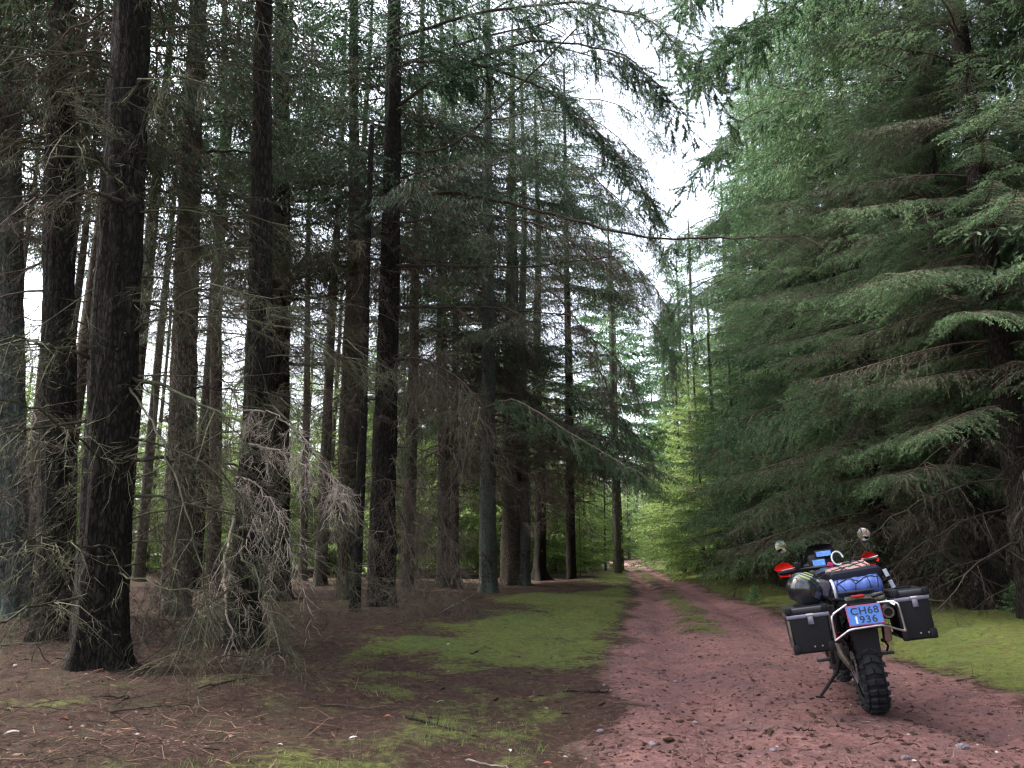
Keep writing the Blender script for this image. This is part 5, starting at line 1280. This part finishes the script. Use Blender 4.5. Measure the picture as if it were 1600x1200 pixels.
tag(link('grass', sp.mesh('grass', [twigmat('thin_grass', (.05, .09, .025), (.20, .28, .09))])), 'sparse thin grass growing through the moss', None, None, 'stuff')
# cones on the moss (each its own thing)
def lump_mesh(name, r, sx, mat, seed, sub=2):
    bm = bmesh.new(); bmesh.ops.create_icosphere(bm, subdivisions=sub, radius=r); q = random.Random(seed)
    for v in bm.verts:
        k = 1 + .22 * (q.random() - .5); v.co = Vector((v.co.x * sx * k, v.co.y * k, v.co.z * .8 * k))
    m_ = bpy.data.meshes.new(name); bm.to_mesh(m_); bm.free(); m_.materials.append(mat); return m_
M_cone = plain('spruce_cone_brown', (.05, .028, .018), .8, 0, .2, .4, 60, .8)
cm = lump_mesh('cone', .016, 2.3, M_cone, 3, 2); cpos = []
for k in range(46):
    px, py = rng.uniform(640, 960), rng.uniform(935, 1120)
    p = ground(px, py); cpos.append(p)
for k in range(22):
    p = ground(rng.uniform(960, 1560), rng.uniform(1010, 1190)); cpos.append(p)
for p in cpos:
    o = link('spruce_cone', cm); o.location = (p.x, p.y, float(hz(np.array([p.x]), np.array([p.y]))[0]) + .008); o.rotation_euler = (rng.uniform(-.3, .3), rng.uniform(-.2, .2), rng.uniform(0, 6.3)); o.scale = [rng.uniform(.6, 1.3)] * 3
    tag(o, 'small dark spruce cone fallen on the moss and track', 'cone', 'fallen spruce cones')
# leaves
M_leafp = plain('pale_dry_leaf', (.55, .52, .52), .6, 0, .4, .15, 30); M_leafb = plain('russet_leaf', (.34, .13, .08), .7, 0, .3, .25, 30)
def leaf(mat):
    bm = bmesh.new(); n = 7; rows = []
    for i in range(n):
        t = i / (n - 1); w = .020 * math.sin(pi * (t * .92 + .04)) ** .8; z = .010 * math.sin(t * 2.6)
        rows.append([bm.verts.new((t * .07 - .035, s * w, z + abs(s) * .007)) for s in (-1, 0, 1)])
    for a, b in zip(rows[:-1], rows[1:]):
        for j in range(2): bm.faces.new((a[j], a[j + 1], b[j + 1], b[j]))
    bmesh.ops.solidify(bm, geom=list(bm.faces), thickness=.0008)
    m_ = bpy.data.meshes.new('leaf'); bm.to_mesh(m_); bm.free(); m_.materials.append(mat); return m_
ml_, mb_ = leaf(M_leafp), leaf(M_leafb)
LEAVES = [(688, 1083, 0, 1.4, 'white dry leaf on the brown litter left of the mossy verge'), (152, 1172, 0, 1.2, 'pale leaf beside the green moss patch at the lower left'), (216, 1186, 0, 1.2, 'second pale leaf right of the moss patch at the lower left'),
          (12, 1196, 0, 1.6, 'pale leaf in the bottom left corner'), (20, 1068, 0, 1.1, 'pale leaf near the left edge below the lichen trunk'), (96, 1160, 1, 1.3, 'russet leaf lying on the lower left moss patch'),
          (752, 1147, 1, 1.2, 'orange brown leaf at the end of the dark stick'), (552, 1152, 0, 1.2, 'pale blue leaf between the litter and bottom moss'), (604, 1112, 1, 1.5, 'pinkish leaf on the litter left of the dark stick'),
          (796, 1152, 0, 1.0, 'small pale leaf right of the dark stick'), (618, 1052, 1, 1.0, 'small orange leaf under the dead brush'), (860, 1022, 0, 1.0, 'whitish leaf at the lower edge of the bright moss'),
          (856, 1175, 1, 1.1, 'pale orange leaf near the bottom beside the track'), (700, 1012, 0, 1.2, 'pale curled leaf beside the dead brush tip')]
for (px, py, kd, s, lb) in LEAVES:
    p = ground(px, py); o = link('dry_leaf', mb_ if kd else ml_); o.location = (p.x, p.y, float(hz(np.array([p.x]), np.array([p.y]))[0]) + .012); o.rotation_euler = (rng.uniform(-.3, .5), rng.uniform(-.3, .3), rng.uniform(0, 6.3)); o.scale = [s * .62] * 3
    tag(o, lb, 'leaf', 'fallen leaves on the forest floor')
for k in range(30):
    p = ground(rng.uniform(0, 930), rng.uniform(1040, 1195)); kd = rng.random() < .6; o = link('dry_leaf', mb_ if kd else ml_); o.location = (p.x, p.y, float(hz(np.array([p.x]), np.array([p.y]))[0]) + .010); o.rotation_euler = (rng.uniform(-.3, .5), rng.uniform(-.3, .3), rng.uniform(0, 6.3)); o.scale = [rng.uniform(.25, .5)] * 3
    tag(o, 'tiny %s leaf scrap lying in the brown litter' % ('russet' if kd else 'pale'), 'leaf', 'fallen %s leaf scraps' % ('russet' if kd else 'pale'))
# stones
M_stone = plain('grey_lilac_stone', (.17, .14, .16), .8, 0, .3, .25, 30, .5)
sm = [lump_mesh('stone', .03, 1.5, M_stone, 8 + i, 3) for i in range(2)]
for i, (px, py, s, lb) in enumerate([(1019, 1153, .9, 'round grey stone on the left part of the red track'), (1503, 1166, 1.3, 'largest grey stone right of the rear wheel near the bottom'), (1207, 1160, .7, 'small pale stone in front of the rear wheel'), (1086, 1114, .8, 'pinkish grey stone in the middle of the track'),
                              (1055, 1055, .7, 'small pale stone on the red track left of the motorcycle'), (1148, 1186, .8, 'pale stone at the bottom middle of the track'), (1415, 1186, .8, 'bluish stone at the bottom right of the track'), (944, 1063, .6, 'white pebble at the mossy edge of the track'), (938, 1127, .8, 'pale lilac stone at the left edge of the track'), (880, 1184, .7, 'white stone on the verge at the bottom')]):
    p = ground(px, py); o = link('stone', sm[i % 2]); o.location = (p.x, p.y, float(hz(np.array([p.x]), np.array([p.y]))[0]) + .006); o.rotation_euler = (0, 0, rng.uniform(0, 6)); o.scale = [s * .75] * 3
    tag(o, lb, 'stone', 'stones on the track')
# sticks
def stick(pts, r, label, mat=M_twig, seed=0, lift=.02, side=3):
    P = [ground(*p[:2]) for p in pts]; q = np.random.default_rng(seed)
    W = np.array([[p.x, p.y, H(p.x, p.y) + lift + (pts[i][2] if len(pts[i]) > 2 else 0)] for i, p in enumerate(P)])
    t = np.linspace(0, len(W) - 1, 10); W = np.stack([np.interp(t, np.arange(len(W)), W[:, k]) for k in range(3)], 1) + q.normal(size=(10, 3)) * .006
    sp = Soup(); base = W[0].copy(); W = W - base; tube(sp, W, np.linspace(r, r * .5, 10), 6, 0, .3)
    j = q.integers(1, 9, side); d = q.normal(size=(side, 3)) * .5; d[:, 2] = np.abs(d[:, 2]) * .5 + .1
    spikes(sp, W[j], d * q.uniform(.1, .3, side)[:, None], r * .4, q, 0, .4, q.normal(size=(side, 3)) * .02)
    o = link('stick', sp.mesh('stick', [mat])); o.location = base; tag(o, label, 'stick', 'fallen sticks'); return o
stick([(634, 1110), (690, 1122), (750, 1135)], .010, 'dark straight stick on the litter left of the verge', M_bark_dark, 1)
stick([(728, 1172), (800, 1178)], .006, 'thin pale twig lying near the bottom middle', M_twig_pale, 2)
stick([(1490, 1061), (1530, 1057), (1572, 1051)], .009, 'brown stick on the right mossy verge behind the wheel', M_twig, 3)
stick([(1240, 1141), (1275, 1143)], .006, 'short dark twig below the rear wheel', M_bark_dark, 4)
stick([(880, 1068), (950, 1075)], .012, 'rotten dark stick at the left edge of the track', M_bark_dark, 5)
stick([(733, 1022), (752, 1015)], .022, 'short dark piece of wood at the tip of the dead brush', M_bark_dark, 6, side=1)
stick([(500, 1100), (560, 1098), (625, 1098)], .006, 'long thin stick across the litter left of the dark stick', M_twig, 7)
stick([(0, 1020), (60, 1022), (92, 1016)], .018, 'pale broken bough on the floor at the left edge', M_twig_moss, 8)
stick([(170, 1135), (250, 1125), (300, 1118)], .007, 'curved thin stick below the thickest trunk', M_twig, 9)
stick([(690, 965), (740, 935)], .010, 'pale stick at the foot of the moss bank', M_twig_pale, 10)
for i in range(16):
    a, b = rng.uniform(0, 520), rng.uniform(985, 1130); dx, dy = rng.uniform(-110, 110), rng.uniform(-22, 22)
    stick([(a, b), (a + dx * .5, b + dy * .5), (a + dx, b + dy)], rng.uniform(.004, .009), 'thin dead stick lying in the shaded litter under the left trees', rng.choice([M_twig, M_bark_dark, M_twig_moss]), 30 + i)
# the tangle of fallen dead branches between the thickest trunk and the crooked stem
def heap(px, py, n, label, Lr, seed, spread=.7, mat=M_twig, up=(-5, 50)):
    q = random.Random(seed); g = ground(px, py); r = link('branch_heap', None); r.location = (g.x, g.y, H(g.x, g.y)); tag(r, label, 'brushwood')
    ms_ = dead_meshes(mat)
    for i in range(n):
        o = link('fallen_branch', q.choice(ms_), r)
        dx, dy = q.gauss(0, spread), q.gauss(0, spread * .7); az = q.uniform(0, 6.28)
        o.matrix_local = Matrix.Translation((dx, dy, q.uniform(.0, .12))) @ Matrix.Rotation(az, 4, 'Z') @ Matrix.Rotation(-R(q.uniform(*up)), 4, 'Y') @ Matrix.Rotation(R(q.uniform(0, 360)), 4, 'X') @ Matrix.Scale(q.uniform(*Lr) / 2.3, 4)
    return r
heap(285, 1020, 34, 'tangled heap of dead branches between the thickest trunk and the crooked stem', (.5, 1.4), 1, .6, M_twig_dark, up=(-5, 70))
heap(450, 985, 22, 'low heap of dead twigs right of the crooked stem', (.4, 1.2), 2, .7, M_twig, up=(-5, 60))
heap(655, 985, 16, 'fine dead twigs piled under the sweeping brush', (.4, .9), 3, .4, up=(-5, 25))
heap(30, 1000, 6, 'dead twigs lying by the lichen trunk at the left edge', (.5, 1.0), 4, .5, up=(-5, 25))
heap(1540, 950, 8, 'dead branches lying in the dark at the right edge', (.7, 1.6), 5, .8, up=(-5, 30))
heap(250, 960, 12, 'upright dead twigs at the mossy foot of the brown grey trunk', (.5, 1.2), 6, .4, M_twig_dark, up=(10, 75))
heap(565, 965, 12, 'small brush of dead twigs by the thin dark pole', (.4, .9), 7, .4, M_twig, up=(0, 60))
heap(120, 1060, 14, 'dark dead twigs around the base of the thickest trunk', (.4, 1.1), 8, .5, M_twig_dark, up=(0, 60))
heap(400, 1060, 10, 'flat scattered dead twigs in front of the crooked stem', (.4, 1.0), 9, .6, M_twig_dark, up=(-5, 15))
# seedlings and small green plants on the right verge and in the far grass
def seedling(px, py, h, label, mat=M_needle_r, n=90, name='spruce_seedling', cat='seedling'):
    g = ground(px, py); q = np.random.default_rng(int(px)); sp = Soup()
    tube(sp, [[0, 0, -.02], [0, 0, h]], [.008, .003], 5, 1)
    z = q.uniform(.05, 1, n) * h; a = q.uniform(0, 2 * pi, n); L = (1.1 - z / h) * h * .55
    D = np.stack([np.cos(a), np.sin(a), q.uniform(-.1, .5, n)], 1) * L[:, None]
    P = np.stack([0 * z, 0 * z, z], 1); spikes(sp, P, D, .003, q, 1)
    ii = np.repeat(np.arange(n), 8); t = q.uniform(.2, 1, len(ii)); PP = P[ii] + D[ii] * t[:, None]
    dd = nrm(D[ii] + q.normal(size=(len(ii), 3)) * .12) * q.uniform(.03, .07, len(ii))[:, None]
    blades(sp, PP, dd, .008, q, 0, q.uniform(.3, .9, len(ii)))
    o = link(name, sp.mesh(name, [mat, M_twig])); o.location = (g.x, g.y, H(g.x, g.y)); tag(o, label, cat); return o
seedling(1180, 945, .35, 'small bluish green seedling on the right mossy verge'); seedling(1592, 978, .5, 'green sprig of a young spruce at the right edge behind the verge')
seedling(1575, 955, .4, 'low spruce sprig left of the one at the right edge'); seedling(930, 893, 1.0, 'pale young spruce left of the track bend', M_needle_y, 140); seedling(955, 880, 1.2, 'further pale sapling beside the track bend', M_needle_y, 140)

HAZE = 0
if HAZE:
    bm = bmesh.new(); bmesh.ops.create_cube(bm, size=1.0)
    hm_ = bpy.data.materials.new('pale_air'); hm_.use_nodes = True; n_ = hm_.node_tree; n_.nodes.clear()
    v_ = n_.nodes.new('ShaderNodeVolumePrincipled'); v_.inputs['Color'].default_value = (.92, .95, .97, 1); v_.inputs['Density'].default_value = HAZE; v_.inputs['Anisotropy'].default_value = .2
    o_ = n_.nodes.new('ShaderNodeOutputMaterial'); n_.links.new(v_.outputs[0], o_.inputs['Volume'])
    m_ = bpy.data.meshes.new('haze'); bm.to_mesh(m_); bm.free(); m_.materials.append(hm_); o = link('haze', m_); o.scale = (3400, 3400, 34); o.location = (0, 0, 13); tag(o, 'thin pale air between the far trees', None, None, 'stuff')
print('TRIS', sum(sum(len(p.vertices)-2 for p in m.polygons) if len(m.polygons)<1000 else len(m.polygons) for m in bpy.data.meshes if m.users))
